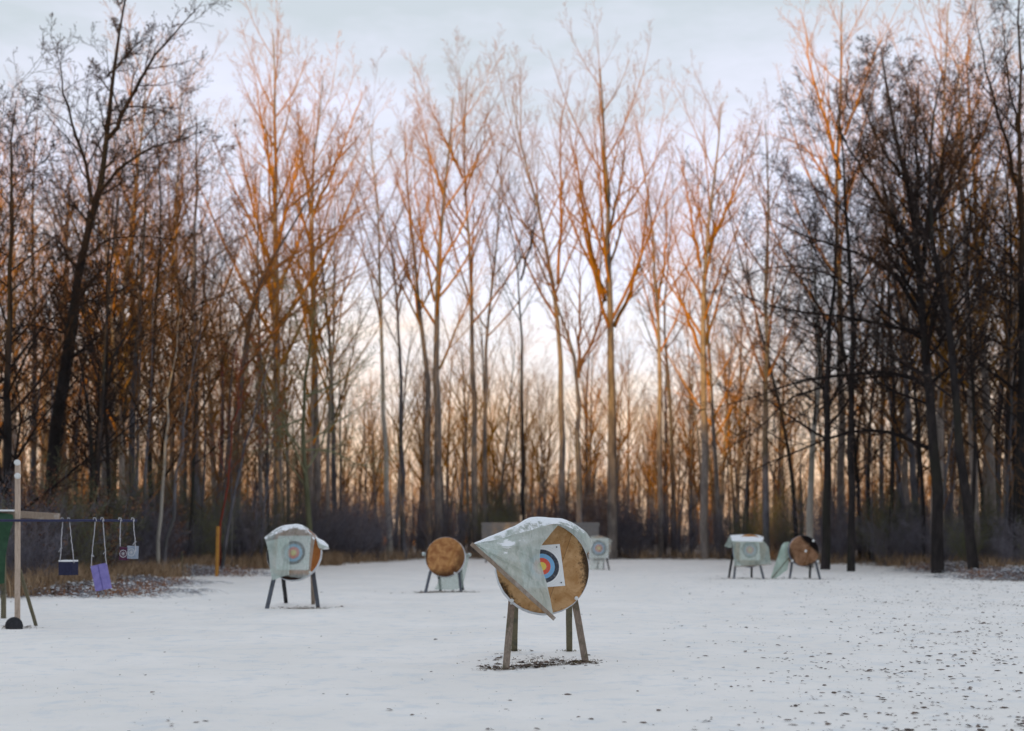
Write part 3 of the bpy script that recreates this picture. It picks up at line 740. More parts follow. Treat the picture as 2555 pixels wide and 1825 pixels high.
# ------------------------------------------------------------------ undergrowth
def shrub_out(seed, H, nst, spread, fine=1.0):
    R = random.Random(seed)
    P = dict(lv=4, seg=[7,5,4,3], wig=[.08,.13,.16,.2], up=[.0,.02,.02,.0], n=[int(9*fine),5,3,0], t0=[.15,.1,.1,0], ang=[34,40,42,40], ratio=[.42,.5,.5,0], rr=[.55,.6,.65,0], tip=.0055)
    out = [[] for _ in range(4)]
    for k in range(nst):
        a = R.uniform(0, 6.28); s = R.uniform(.05, spread)
        grow(out, (math.cos(a)*.35*R.random(), math.sin(a)*.35*R.random(), -.1), nrm(math.cos(a)*s, math.sin(a)*s, 1), H*R.uniform(.6, 1.05), R.uniform(.012, .026), 0, P, R)
    return out
shr = []
for k in range(5):
    out = shrub_out(200+k, 3.8+.5*k, 16, .75)
    e = bpy.data.objects.new('shrub', None); COL.objects.link(e)
    m_ = M_SHRUB3 if k == 9 else (M_SHRUB if k != 3 else M_SHRUB2)
    tube_mesh('stems', [(out[0], 5)], m_, e); tube_mesh('twigs', [(sum(out[1:], []), 3)], m_, e)
    shr.append([e, 'shrub', False])
rs = random.Random(31); cnt = 0; tries = 0; sp_ = []
while cnt < 230 and tries < 60000:
    tries += 1
    y = rs.uniform(36, 112); x = rs.uniform(-.42, .42)*y
    e = float(edge_dist(np.array([x]), np.array([y]))[0])
    if e < .9 or e > 14: continue
    if rs.random() > math.exp(-e/7): continue
    if any((x-a)**2+(y-b)**2 < 1.2 for a, b in sp_): continue
    if y < 40 and x < -13 and rs.random() < .5: continue
    sp_.append((x, y)); cnt += 1
    k = rs.randrange(5); u, z = zone_of(x, y); s = rs.uniform(.55, 1.0) if z != 'centre' else rs.uniform(.5, 1.2)*(1.35 if rs.random() < .2 else 1)
    if y < 60: s *= .85
    if z == 'right' and y < 75: s *= .8
    o = use(shr[k], (x, y, gz(x, y)), rs.uniform(0, 6.28), (s, s, s*rs.uniform(.85, 1.1)))
    where = {'left': 'left', 'centre': 'middle', 'right': 'right'}[z]; c = 'mossy green' if k == 3 else 'dark'
    tag(o, f'{c} leafless shrub at the edge of the wood, {where} third of the picture', 'shrub', f'{c} leafless shrubs at the edge of the wood on the {where}')

def grass(name, N_, fn, hmin, hmax, m, label, seed, wid=.006):
    R = np.random.default_rng(seed); xy = fn(R, N_); n = len(xy)
    h = R.uniform(hmin, hmax, n); a = R.uniform(0, 2*np.pi, n); le = R.normal(0, .35, (n, 2))*h[:, None]
    z = ground_z(xy[:, 0], xy[:, 1])-.02
    wv = np.stack([np.cos(a), np.sin(a)], 1)*wid*R.uniform(.6, 1.5, (n, 1))
    b0 = np.c_[xy-wv, z]; b1 = np.c_[xy+wv, z]; m0 = np.c_[xy+le*.35-wv*.8, z+h*.6]; m1 = np.c_[xy+le*.35+wv*.8, z+h*.6]; t = np.c_[xy+le, z+h*.92]; t2 = t+np.c_[wv*.15, np.zeros(n)]
    V = np.stack([b0, b1, m1, m0, t2, t], 1).reshape(-1, 3); i = np.arange(n)*6
    Fc = np.concatenate([np.stack([i, i+1, i+2, i+3], 1), np.stack([i+3, i+2, i+4, i+5], 1)])
    o = mesh(name, V, Fc, m); tag(o, label, 'grass', kind='stuff'); return o
def along_edge(R, n):
    out = []
    tot = 0
    while tot < n:
        y = R.uniform(36, 100, 60000); x = R.uniform(-.42, .42, 60000)*y
        cl = np.sin(x*1.7+2*np.sin(y*.9))*np.sin(y*1.3+x*.4)
        e = edge_dist(x, y); ok = (e > -.5+.4*R.random(len(e))) & (e < 5) & (cl > -.25+.5*R.random(len(e))) & ((x/y < -.13) | (R.random(len(e)) < .16))
        out.append(np.c_[x, y][ok]); tot += ok.sum()
    return np.concatenate(out)[:n]
grass('dry_grass', 40000, along_edge, .25, .95, M_GRASS, 'tan dry grass fringing the wood at the edge of the snow', 1, .012)
def tufts(R, n):
    out = []
    for bx, by, rx, ry, s in BARE:
        k = int(n*s/9*min(1, rx*2)); out.append(np.c_[R.normal(bx, rx*.5, k), R.normal(by, ry*.5, k)])
    return np.concatenate(out)
grass('matted_grass', 3200, tufts, .015, .06, M_OLIVE, 'matted brown grass showing under the target stands', 2, .006)
def field_tips(R, n):
    x = R.uniform(-20, 24, n*3); y = 11+R.random(n*3)**1.5*70
    cl = np.sin(x*.8+1.5*np.sin(y*.4))*np.sin(y*.7+.5*x); ok = (edge_dist(x, y) < -.3) & (R.random(n*3) < np.clip(.25+.4*cl+np.clip(x/12, 0, .5), 0, 1))
    return np.c_[x, y][ok][:n]
grass('grass_tips', 26000, field_tips, .008, .035, M_OLIVE, 'sparse grass tips poking through the snow of the field', 3, .004)

# fallen leaves
def leaves_obj(name, pts, m, label, seed, smin, smax, kind='stuff'):
    R = random.Random(seed); V = []; Fc = []
    for x, y, zo in pts:
        s = min(smax*1.5, max(smin, .58*(smin+smax)*math.exp(R.gauss(-.25, .55)))); a = R.uniform(0, 6.28); z = gz(x, y)+.001+zo
        tl = R.gauss(0, .5); cu = R.uniform(.1, .5); k = len(V)
        ca, sa = math.cos(a), math.sin(a)
        prof_ = [(-1,0,0),(-.45,.5*R.uniform(.6,1.2),.4),(.35,.45*R.uniform(.6,1.2),.5),(1,0,.3),(.35,-.45*R.uniform(.6,1.2),.5),(-.4,-.5*R.uniform(.6,1.2),.4),(0,0,-.05)]
        for px, py, pz in prof_:
            X = px*s; Y = py*s; Z = abs(pz)*s*cu+abs(math.sin(tl))*(Y+s*.5)*.6
            V.append((x+X*ca-Y*sa, y+X*sa+Y*ca, z+max(0, Z)))
        for j in range(6): Fc.append((k+j, k+(j+1) % 6, k+6))
    o = mesh(name, V, np.array(Fc), m); tag(o, label, 'leaves', kind=kind); return o
rl = random.Random(61); pts = []
while len(pts) < 4600:
    y = 11.4+rl.random()**1.25*48; x = rl.uniform(-.42, .42)*y
    u = U0+x/y*F
    pr_ = .018+.9*max(0, min(1, (u-1550)/850))**1.4
    cl = .5+.5*math.sin(x*1.9+2*math.sin(y*.8))*math.sin(y*1.5+.6*x)
    if rl.random() < pr_*(.35+cl) and float(edge_dist(np.array([x]), np.array([y]))[0]) < 0:
        pts.append((x, y, 0))
        if rl.random() < .25:
            for _ in range(rl.randrange(1, 4)): pts.append((x+rl.gauss(0,.12), y+rl.gauss(0,.12), 0))
leaves_obj('fallen_leaves', pts, M_LEAF, 'brown fallen leaves scattered over the snow, thickest at lower right', 3, .006, .036)
pts = []
for k in range(240):
    t = rl.random(); cx = rl.choice([-.32,-.25,.05,.15,.32,.38,.38,.55,.9,1.0]); pts.append((cx+rl.gauss(0,.12), 17.85+rl.gauss(0,.13)+.22*cx, abs(rl.gauss(0,.02))))
for k in range(120): pts.append((rl.uniform(-.5,1.3), 18.5+rl.gauss(0,.5), 0))
for bx, by, rx, ry, s in BARE[8:14]:
    for k in range(70): pts.append((bx+rl.gauss(0, rx*.5), by+rl.gauss(0, ry*.5), abs(rl.gauss(0,.02))))
leaves_obj('leaf_litter', pts, M_LEAFR if False else M_LEAF, 'brown leaf litter gathered under the target stands', 4, .016, .045)

# bramble heaps dusted with snow
def bramble(label, cx, cy, rx, ry, H, seed, nst, m):
    R = random.Random(seed); root = empty('bramble_heap', (cx, cy, 0), label, 'brambles')
    st = []; sn = MB()
    for k in range(nst):
        a = R.uniform(0, 6.28); q = min(1, abs(R.gauss(0, .55))); x = math.cos(a)*rx*q*1.35; y = math.sin(a)*ry*q*1.35; L = R.uniform(.4, 1.3); h = H*(1-q*q*.7)*R.uniform(.3, 1)
        dx, dy = math.cos(a+R.gauss(0,1.2)), math.sin(a+R.gauss(0,1.2)); p = []
        for i in range(7):
            t = i/6; p.append((x+dx*L*t+R.gauss(0,.03), y+dy*L*t+R.gauss(0,.03), max(.0, h*math.sin(PI*min(1, t*.85+.1))*1.1+R.gauss(0,.02))))
        st.append((p, [.007-.0006*i for i in range(7)]))
    tube_mesh('stems', [(st, 3)], m, root)
    V = []; Fc = []
    for k in range(int(nst*10)):                # snow lodged on the stems
        p = R.choice(R.choice(st)[0]); r = R.uniform(.01, .03)*(2.2 if R.random() < .18 else 1); b = len(V)
        for j in range(6):
            t = j*PI/3; V.append((p[0]+math.cos(t)*r*R.uniform(.6,1.4), p[1]+math.sin(t)*r*R.uniform(.6,1.4), p[2]+.004))
        V.append((p[0], p[1], p[2]+r*.45))
        for j in range(6): Fc.append((b+j, b+(j+1) % 6, b+6))
    mesh('snow_caps', V, np.array(Fc), M_SNOWC, root, smooth=True)
    V = [(R.uniform(-1, 1)*rx, R.uniform(-1, 1)*ry, R.uniform(.02, H*.8)) for _ in range(int(nst*1.5))]
    leaf_cloud('dead_leaves', V, .04, M_LEAFR, root, R)
M_SNOWC = plain_mat('lodged_snow', (.76,.79,.82), (.84,.85,.86), 10, .8, obj=False)
bramble('low snow dusted bramble heap behind the wooden post at left', -13.6, 39.2, 3.0, 2.0, .38, 1, 1000, M_SHRUB)
bramble('snow dusted brambles behind the purple hanging block', -13.7, 45.5, 2.2, 2.2, .35, 2, 600, M_SHRUB)
bramble('snow dusted twig heap beside the yellow post', -14.4, 57.0, 3.2, 2.2, .45, 3, 700, M_SHRUB)
bramble('snowy tangle of twigs at the right edge of the field', 20.9, 52.5, 2.6, 2.2, .5, 4, 1100, M_SHRUB)
bramble('snow dusted twigs at the foot of the dark round-crowned tree', 21.2, 62.5, 2.0, 1.6, .5, 5, 500, M_SHRUB)

# ------------------------------------------------------------------ archery targets
def cr2(u, v, org, sc): return (org[0]+u/sc, org[1]+v/sc)
C1 = lambda x, y: cr2(x, y, (1140,1250), 3.53)
C2 = lambda x, y: cr2(x, y, (620,1280), 6.017)
C3 = lambda x, y: cr2(x, y, (1020,1300), 8.122)
C4 = lambda x, y: cr2(x, y, (1780,1300), 7.58)
C5 = lambda x, y: cr2(x, y, (1190,1270), 6.146)
def spline(pts, n):                              # Catmull-Rom through vectors
    P = [Vector(p) for p in pts]; P = [2*P[0]-P[1]]+P+[2*P[-1]-P[-2]]; out = []
    m = len(P)-3
    for k in range(n+1):
        t = k/n*m; i = min(int(t), m-1); f = t-i; a, b, c, d = P[i:i+4]
        out.append(.5*((2*b)+(c-a)*f+(2*a-5*b+4*c-d)*f*f+(3*b-a-3*c+d)*f**3))
    return out
def sheet(name, rows, m, root, nu=40, nv=40, wr=.012, fr=9, seed=0):
    """cloth through rows of world points; all rows have the same count"""
    o = root.location
    R1 = [spline(r, nu) for r in rows]
    colns = [spline([r[j] for r in R1], nv) for j in range(nu+1)]
    V = []
    for i in range(nv+1):
        for j in range(nu+1):
            p = colns[j][i]
            q = mnoise.noise(Vector((p.x*fr*1.4+seed, p.y*fr*.5, p.z*fr*.55)))+.5*mnoise.noise(Vector((p.x*fr*3, p.y*fr, p.z*fr*1.6+seed)))
            V.append(tuple(p-o+Vector((0, -q*wr*1.8, q*wr*.5))))
    i = np.arange(nv)[:, None]*(nu+1)+np.arange(nu)[None, :]
    return mesh(name, V, np.stack([i, i+1, i+nu+2, i+nu+1], -1).reshape(-1, 4), m, root, smooth=True)

def target(label, cu, cv, d, R_, yaw, tilt, m_disc, m_rim, legs, thick=.15, face=None, pins=(), name='archery_target', legw=.085):
    """legs: (foot_u, foot_v, foot_d, top_u, top_v, top_d, material)"""
    c = W(cu, cv, d); root = empty(name, (c.x, c.y, 0), label, 'archery target', 'round archery targets standing on the snow')
    rot = Euler((math.radians(90-tilt), 0, yaw), 'XYZ')      # local Z is the face normal, towards the viewer
    # disc: local Z towards the viewer
    n = 96; V = []; Fc = []
    rr = random.Random(int(cu)); rad = [R_*(1+rr.gauss(0, .0022)) for _ in range(n)]
    rings = [(0.0, .0), (.5, .0), (.97, .0), (1.0, -.012), (1.0, -thick+.01), (.985, -thick)]
    for fr, z in rings[1:]:
        for j in range(n):
            t = 2*PI*j/n; V.append((rad[j]*fr*math.cos(t), rad[j]*fr*math.sin(t), z))
    V.append((0,0,0)); V.append((0,0,-thick)); ci = len(V)-2
    for j in range(n): Fc.append((ci, j, (j+1) % n))
    for i in range(len(rings)-2):
        for j in range(n): Fc.append((i*n+j, (i+1)*n+j, (i+1)*n+(j+1) % n, i*n+(j+1) % n))
    L_ = (len(rings)-2)*n
    for j in range(n): Fc.append((ci+1, L_+(j+1) % n, L_+j))
    loc = (0, 0, c.z)
    disc = mesh('disc', V, Fc, m_disc, root, loc=loc, rot=rot)
    # the banding round the edge
    b = MB(); b2 = []
    vs = []; fs = []
    for j in range(n):
        t = 2*PI*j/n; wob = .0035*math.sin(j*1.7)+rr.gauss(0, .0015)
        for q, z in ((1.002, -.022), (1.014+wob, -.026), (1.014+wob, -thick+.012), (1.002, -thick+.008)):
            vs.append((R_*q*math.cos(t), R_*q*math.sin(t), z+rr.gauss(0, .0015)))
    for j in range(n):
        for q in range(3): fs.append((j*4+q, ((j+1) % n)*4+q, ((j+1) % n)*4+q+1, j*4+q+1)[::-1])
    mesh('rim_band', vs, fs, m_rim, root, loc=loc, rot=rot)
    o0 = root.location
    for fu, fv, fd, tu, tv, td, ml in legs:
        foot = Vector(((fu-U0)/F*fd, fd, -.03)); top = W(tu, tv, td)
        MB(o0).beam(foot, top, legw, legw*.62, seg=8, jit=.0015, seed=int(fu)).build('leg', ml, root)
    Mx = Matrix.Translation(Vector(loc)) @ rot.to_matrix().to_4x4()
    if face:
        fx, fy, fs_, roll, paper, off = face     # centre, radius of the outer zone, roll, paper half size
        q = 16; V = []; 
        for i in range(q+1):
            for j in range(q+1):
                X = (-1+2*j/q)*paper; Y = (-1+2*i/q)*paper*1.03
                V.append((X, Y, .012*mnoise.noise(Vector((X*3+cu, Y*3, 0)))+.02*max(0, abs(X)/paper-.85)*(1 if Y > 0 else .3)))
        i = np.arange(q)[:, None]*(q+1)+np.arange(q)[None, :]
        fo = mesh('target_face', V, np.stack([i, i+1, i+q+2, i+q+1], -1).reshape(-1, 4), M_FACE, root, smooth=True)
        fo.matrix_local = Mx @ Matrix.Translation((fx, fy, off)) @ Matrix.Rotation(roll, 4, 'Z') @ Matrix.Scale(fs_, 4)
        for px_, py_ in pins:
            pm = MB().lathe([(.030,0),(.034,.012),(.026,.035),(.0,.036)], (0,0,0), n=12)
            po = pm.build('pin', M_BLACKR, fo, True); po.location = (px_, py_, .01)
    return root, Mx

def bolts(root, pts, m=None, r=.022):
    for p in pts:
        b = MB(root.location).lathe([(r*.55,-.02),(r*.55,.0),(r,.0),(r*1.05,.012),(r*.7,.022),(.002,.024)], p, Vector((0,-1,0)), 14)
        b.build('bolt', m or M_METAL, root, True)

LW, LG, LB = M_LEGWOOD, M_LEGGREY, M_LEGBLACK
# --- main target
T1, MX = target('nearest round target, tan board half bared by a swung plastic cover, coloured face', 1355, 1415, 18.0, .650, math.radians(10), 16, M_DISC1, M_RIM, [
    (1262,1668,17.75, *C1(500,700),18.35, LW), (1463,1657,18.25, *C1(1005,700),18.5, LW),
    (1283,1627,20.0, *C1(520,560),18.5, M_OLIVEWOOD), (1420.5,1625,20.1, *C1(985,560),18.65, M_OLIVEWOOD)],
    thick=.13, face=(-.015, .008, .30, math.radians(4.0), .97, .004), pins=[(.80,.86),(.80,-.84)], legw=.094)
bolts(T1, [W(*C1(487,876), 17.82), W(*C1(1052,858), 17.95)], M_WHITE, .026)
bolts(T1, [W(*C1(478,905), 17.82)], M_METAL, .014)

A = lambda x, y, d: W(*C1(x, y), d)
zone1 = [(A(420,405,17.5), .17, .30), (A(330,385,17.5), .12, .25), (A(480,360,17.5), .10, .16), (A(755,335,17.6), .10, .20), (A(700,375,17.6), .08, .18), (A(545,540,17.5), .07, .16), (A(600,440,17.5), .03, .2), (A(590,485,17.5), .03, .2)]
M_SH1 = sheet_mat('plastic_sheet_main', (.58,.68,.635), (.74,.80,.77), .86, .45, 1, zone1)
cov = empty('plastic_cover', (.2, 17.7, 0), 'pale green plastic cover swung aside across the nearest target', 'cover', 'plastic covers on the targets')
bat = [A(130,380,17.30), A(500,690,17.42), A(855,1035,17.52)]
edge = [A(850,1010,17.53), A(826,880,17.55), A(795,740,17.60), A(762,630,17.64), A(732,520,17.68), A(740,415,17.72), A(800,330,17.80), A(905,212,17.93)]
ridge = [A(150,372,17.32), A(300,352,17.42), A(450,318,17.55), A(620,268,17.72), A(760,225,17.85), A(905,200,17.95)]
def flap():
    nr, nt = 90, 90; Bt = spline([bat[0], bat[1], A(850,1012,17.53)], nr); Rg = spline(ridge, nr); E = spline(edge, nt); V = []
    o = cov.location
    for i in range(nr+1):
        r = i/nr
        for j in range(nt+1):
            t = j/nt
            p = Bt[i].lerp(Rg[i], t)+(E[j]-E[0].lerp(E[-1], t))*r**2.2
            fold = math.sin(r*9+t*5.0)*.012*math.sin(PI*t)+.048*math.sin((t-.15)*15+r*3)*math.sin(PI*t)*math.sin(PI*min(1, r*1.0))**.5*r
            rid = lambda q: (1-2*abs(q-math.floor(q)-.5))**2
            e_ = math.sin(PI*t)*r**.7
            fold -= .045*e_*rid(t*3.1+.25*math.sin(r*4))+.024*e_*rid(t*6.7+r*.9)+.018*math.sin(PI*t)*rid(r*5.3+t*1.7)
            nz = mnoise.noise(Vector((r*5, t*7, 1.3)))*.016+mnoise.noise(Vector((r*14, t*16, 4.3)))*.006
            bel = -.05*math.sin(PI*t)*math.sin(PI*r)
            V.append(tuple(p-o+Vector((0, fold+nz+bel, fold*.3))))
    i = np.arange(nr)[:, None]*(nt+1)+np.arange(nt)[None, :]
    mesh('sheet', V, np.stack([i, i+nt+1, i+nt+2, i+1], -1).reshape(-1, 4), M_SH1, cov, smooth=True)
flap()
rows = [
    [A(152,378,17.30), A(330,345,17.42), A(480,305,17.55), A(640,262,17.74), A(770,222,17.86), A(880,205,17.92), A(960,222,17.98), A(1050,262,18.02), A(1110,335,18.03), A(1160,425,18.03)],
    [A(156,370,17.36), A(340,305,17.50), A(500,240,17.68), A(610,190,17.86), A(720,172,17.98), A(860,175,18.02), A(950,185,18.06), A(1060,238,18.09), A(1140,305,18.09), A(1185,410,18.09)],
    [A(160,372,17.45), A(345,292,17.62), A(520,216,17.82), A(605,163,18.02), A(690,140,18.14), A(830,150,18.18), A(940,162,18.20), A(1065,222,18.20), A(1150,292,18.20), A(1198,385,18.20)],
    [A(185,420,17.56), A(370,330,17.76), A(540,250,17.98), A(625,195,18.18), A(700,180,18.30), A(830,180,18.33), A(930,195,18.33), A(1045,250,18.33), A(1125,320,18.33), A(1180,420,18.33)],
    [A(270,520,17.75), A(430,420,17.95), A(570,360,18.15), A(640,330,18.38), A(710,330,18.42), A(820,330,18.42), A(915,340,18.42), A(1000,380,18.42), A(1070,430,18.42), A(1120,500,18.42)]]
M_SH1B = sheet_mat('plastic_sheet_top', (.62,.70,.66), (.72,.77,.75), .84, .62, 2)
sheet('top_fold', rows, M_SH1B, cov, 70, 40, .010, 7, 3)
MB(cov.location).beam(A(128,378,17.285), A(860,1042,17.50), .052, .03, side=Vector((0,0,1)), seg=14, jit=.002, seed=4).build('batten', M_BATTEN, cov)

# --- left target
T2, MX2 = target('round target wholly covered by clear green plastic, left of the brown bare one', *C2(676,600), 31.7, .672, math.radians(-8), 14, M_DISC2, M_RIM, [
    (*C2(270,1452),31.45, *C2(400,900),31.9, LG), (*C2(1050,1437),31.9, *C2(965,850),32.1, LG),
    (*C2(567,1350),34.4, *C2(505,850),32.0, LB), (*C2(972,1395),33.4, *C2(960,850),32.2, M_LEGWOOD)],
    thick=.16, face=(.0, .0, .37, 0, 1.12, .006), legw=.095)
B = lambda x, y, d: W(*C2(x, y), d)
M_SH2 = sheet_mat('clear_plastic_sheet', (.62,.70,.67), (.72,.76,.74), .40, .55, 3)
cov2 = empty('plastic_cover', (-5.3, 31.4, 0), 'see-through greenish plastic draped over the left target', 'cover', 'plastic covers on the targets')
sheet('sheet', [
    [B(300,560,32.2), B(470,420,32.25), B(670,380,32.25), B(830,400,32.25), B(990,520,32.2)],
    [B(245,400,32.0), B(440,245,32.05), B(660,192,32.1), B(830,215,32.05), B(1005,350,32.0)],
    [B(235,372,31.85), B(445,228,31.9), B(668,180,31.9), B(832,205,31.9), B(1012,345,31.85)],
    [B(260,420,31.45), B(440,300,31.5), B(650,250,31.55), B(830,275,31.5), B(1000,400,31.45)],
    [B(292,520,31.4), B(450,500,31.42), B(630,490,31.42), B(820,490,31.42), B(983,500,31.4)],
    [B(308,660,31.32), B(450,670,31.35), B(620,670,31.35), B(800,670,31.35), B(958,660,31.32)],
    [B(325,840,31.28), B(460,850,31.3), B(610,850,31.3), B(780,860,31.3), B(932,850,31.28)],
    [B(352,1015,31.2), B(440,985,31.22), B(560,952,31.22), B(720,975,31.22), B(870,985,31.2)]], M_SH2, cov2, 44, 56, .012, 5, 7)
M_SH2B = sheet_mat('clear_plastic_fold', (.62,.74,.69), (.70,.77,.74), .62, .3, 4)
sheet('loose_fold', [
    [B(262,430,31.36), B(400,400,31.38), B(520,380,31.38), B(608,375,31.36)],
    [B(300,600,31.28), B(410,600,31.3), B(510,600,31.3), B(612,600,31.28)],
    [B(322,820,31.2), B(415,820,31.22), B(515,820,31.22), B(613,820,31.2)],
    [B(356,1012,31.12), B(430,990,31.14), B(520,950,31.14), B(610,930,31.12)]], M_SH2B, cov2, 30, 30, .01, 6, 2)
M_SH2C = sheet_mat('bright_plastic', (.62,.76,.70), (.72,.80,.77), .93, .7, 5)
sheet('side_wing', [
    [B(985,330,32.1), B(1055,395,32.1), B(1120,425,32.1), B(1200,500,32.1)],
    [B(995,345,31.8), B(1058,388,31.75), B(1125,420,31.7), B(1195,480,31.65)],
    [B(1015,390,31.5), B(1062,450,31.45), B(1120,480,31.4), B(1205,520,31.4)],
    [B(1050,520,31.5), B(1080,545,31.5), B(1125,552,31.45), B(1207,548,31.45)]], M_SH2C, cov2, 20, 20, .008, 6, 4)
MB(cov2.location).beam(B(1070,545,31.47), B(1210,540,31.5), .035, .03, side=Vector((0,0,1)), seg=3).build('batten', M_BATTEN, cov2)
bolts(T2, [W(*C2(925,895), 31.4)], M_WHITE, .035)

# --- bare brown target
T3, MX3 = target('bare round brown target with its plastic hanging down behind', *C3(733,730), 40.7, .622, math.radians(-9), 10, M_DISC3, M_RIM, [
    (*C3(333,1462),40.5, *C3(470,900),40.95, LG), (*C3(1062,1450),40.7, *C3(1000,900),41.05, LG),
    (*C3(645,1415),42.4, *C3(590,900),41.1, LB), (*C3(1095,1388),42.9, *C3(1040,900),41.2, LB)], thick=.17, legw=.085)
bolts(T3, [W(*C3(930,1060), 40.45)], M_WHITE, .03)
D = lambda x, y, d: W(*C3(x, y), d)
M_SH3 = sheet_mat('hanging_plastic', (.50,.63,.58), (.60,.71,.67), .62, .3, 6)
cov3 = empty('plastic_cover', (-2.0, 41.5, 0), 'greenish plastic sheet hanging behind the bare brown target', 'cover', 'plastic covers on the targets')
sheet('sheet', [
    [D(300,660,41.2), D(600,500,41.2), D(900,520,41.2), D(1230,690,41.2)],
    [D(330,760,41.3), D(650,800,41.4), D(900,900,41.4), D(1215,760,41.3)],
    [D(480,1000,41.5), D(660,1100,41.6), D(880,1150,41.6), D(1180,960,41.5)],
    [D(600,1200,41.8), D(700,1250,41.8), D(880,1260,41.8), D(1120,1200,41.7)],
    [D(520,1390,42.0), D(700,1395,42.0), D(880,1400,42.0), D(1090,1370,41.9)]], M_SH3, cov3, 30, 36, .02, 5, 2)
MB(cov3.location).tube([D(280,672,41.15), D(760,668,41.2), D(1265,690,41.15)], .022, 8).build('batten', M_RIM, cov3)
kb = MB(cov3.location)
for (x, y) in ((297,672),(1225,690)):
    kb.lathe([(.02,-.05),(.055,-.045),(.06,0),(.05,.05),(.0,.055)], D(x, y, 41.15), Vector((1,0,0)), 12)
kb.build('plastic_roll', M_SH2C, cov3, True)

# --- boxed target on the right
E_ = lambda x, y, d: W(*C4(x, y), d)
T4, MX4 = target('round target boxed in by a snow topped green plastic cover on the right', *C4(690,560), 52.1, .66, 0, 10, M_DISC3, M_RIMB, [
    (*C4(288,1092),53.4, *C4(370,600),52.5, LB), (*C4(385,1110),51.9, *C4(430,700),52.3, LG),
    (*C4(722,1075),53.9, *C4(725,700),52.7, LB), (*C4(958,1105),51.8, *C4(850,700),52.3, LG)], thick=.18, face=(.0, .02, .40, 0, 1.0, .006), legw=.085)
M_SH4 = sheet_mat('green_plastic_front', (.52,.65,.57), (.64,.73,.66), .58, .1, 8)
M_SH4T = sheet_mat('green_plastic_top', (.50,.68,.58), (.58,.74,.65), .95, 1.6, 9)
cov4 = empty('plastic_cover', (9.4, 51.8, 0), 'green plastic cover with a snow topped roof boxing in the right target', 'cover', 'plastic covers on the targets')
sheet('roof_sheet', [
    [E_(310,275,52.9), E_(480,262,52.95), E_(650,260,52.95), E_(800,266,52.95), E_(940,290,52.9)],
    [E_(325,300,52.3), E_(480,290,52.3), E_(650,290,52.3), E_(800,295,52.3), E_(950,330,52.3)],
    [E_(345,360,51.6), E_(480,368,51.55), E_(650,370,51.55), E_(800,370,51.55), E_(930,385,51.6)],
    [E_(352,400,51.55), E_(485,400,51.52), E_(650,400,51.52), E_(805,400,51.52), E_(955,410,51.55)]], M_SH4T, cov4, 24, 20, .01, 3, 5)
sheet('sheet', [
    [E_(352,385,51.55), E_(485,385,51.52), E_(650,388,51.52), E_(805,388,51.52), E_(945,380,51.55)],
    [E_(368,520,51.5), E_(500,520,51.5), E_(680,520,51.5), E_(850,520,51.5), E_(1045,500,51.55)],
    [E_(385,680,51.45), E_(520,680,51.45), E_(700,680,51.45), E_(880,680,51.45), E_(1070,660,51.5)],
    [E_(400,855,51.4), E_(560,862,51.4), E_(720,860,51.4), E_(900,845,51.4), E_(1093,822,51.45)]], M_SH4, cov4, 36, 36, .012, 4, 6)
sheet('side_flap', [
    [E_(345,330,52.2), E_(320,310,52.3), E_(300,300,52.4)],
    [E_(350,420,52.0), E_(290,380,52.1), E_(250,400,52.2)],
    [E_(350,505,51.9), E_(280,505,52.0), E_(208,475,52.1)]], M_SH4, cov4, 14, 14, .01, 4, 6)
MB(cov4.location).beam(E_(395,868,51.37), E_(1097,824,51.42), .03, .03, side=Vector((0,0,1)), seg=5).build('batten', M_BATTEN, cov4)
MB(cov4.location).beam(E_(240,300,52.6), E_(960,298,52.6), .03, .04, side=Vector((0,0,1)), seg=5).build('roof_batten', M_BATTEN, cov4)

# --- furred target
T5, MX5 = target('bare furry looking worn target with a black patch, furthest right', *C4(1715,565), 52.7, .625, math.radians(9), 8, M_DISC5, M_RIMB, [
    (*C4(1440,1097),52.6, *C4(1500,700),52.95, LG), (*C4(2018,1092),52.7, *C4(1915,700),52.95, LG),
    (*C4(1822,1072),54.2, *C4(1840,700),53.1, LB)], thick=.16, legw=.09)
R5 = random.Random(8); ch = []
Mi = MX5
for k in range(5200):                            # frayed straw
    a = R5.uniform(0, 6.28); q = .62*math.sqrt(R5.random()); x, y = q*math.cos(a), q*math.sin(a)
    L = R5.uniform(.02, .07); p0 = Mi @ Vector((x, y, 0)); p1 = Mi @ Vector((x+R5.gauss(0,.012), y-L*.5, .02+L*.2)); p2 = Mi @ Vector((x+R5.gauss(0,.02), y-L, .015))
    ch.append(([tuple(p0), tuple(p1), tuple(p2)], [.003,.0025,.001]))
fo = tube_mesh('frayed_straw', [(ch, 3)], M_DISC5, T5)
# use the disc's coordinates for its colours: keep the mesh in the disc's frame
fo.data.transform(Mi.inverted()); fo.matrix_local = Mi
bolts(T5, [E_(1745,572,52.4), E_(1890,378,52.4), E_(1490,755,52.5), E_(1975,768,52.5)], M_WHITE, .05)
cov5 = empty('plastic_cover', (11.3, 53.0, 0), 'green plastic sheet slumped to the snow beside the worn furry target', 'cover', 'plastic covers on the targets')
M_SH5 = sheet_mat('slumped_plastic', (.42,.60,.50), (.54,.68,.60), .90, .25, 10)
sheet('sheet', [
    [E_(1345,402,52.9), E_(1390,398,53.0), E_(1440,400,53.1)],
    [E_(1285,480,52.8), E_(1360,500,52.8), E_(1440,560,53.0)],
    [E_(1215,680,52.7), E_(1320,690,52.7), E_(1425,720,52.9)],
    [E_(1140,900,52.6), E_(1270,900,52.6), E_(1410,880,52.8)],
    [E_(1078,1088,52.6), E_(1190,1075,52.6), E_(1395,925,52.7)]], M_SH5, cov5, 26, 36, .025, 5, 6)
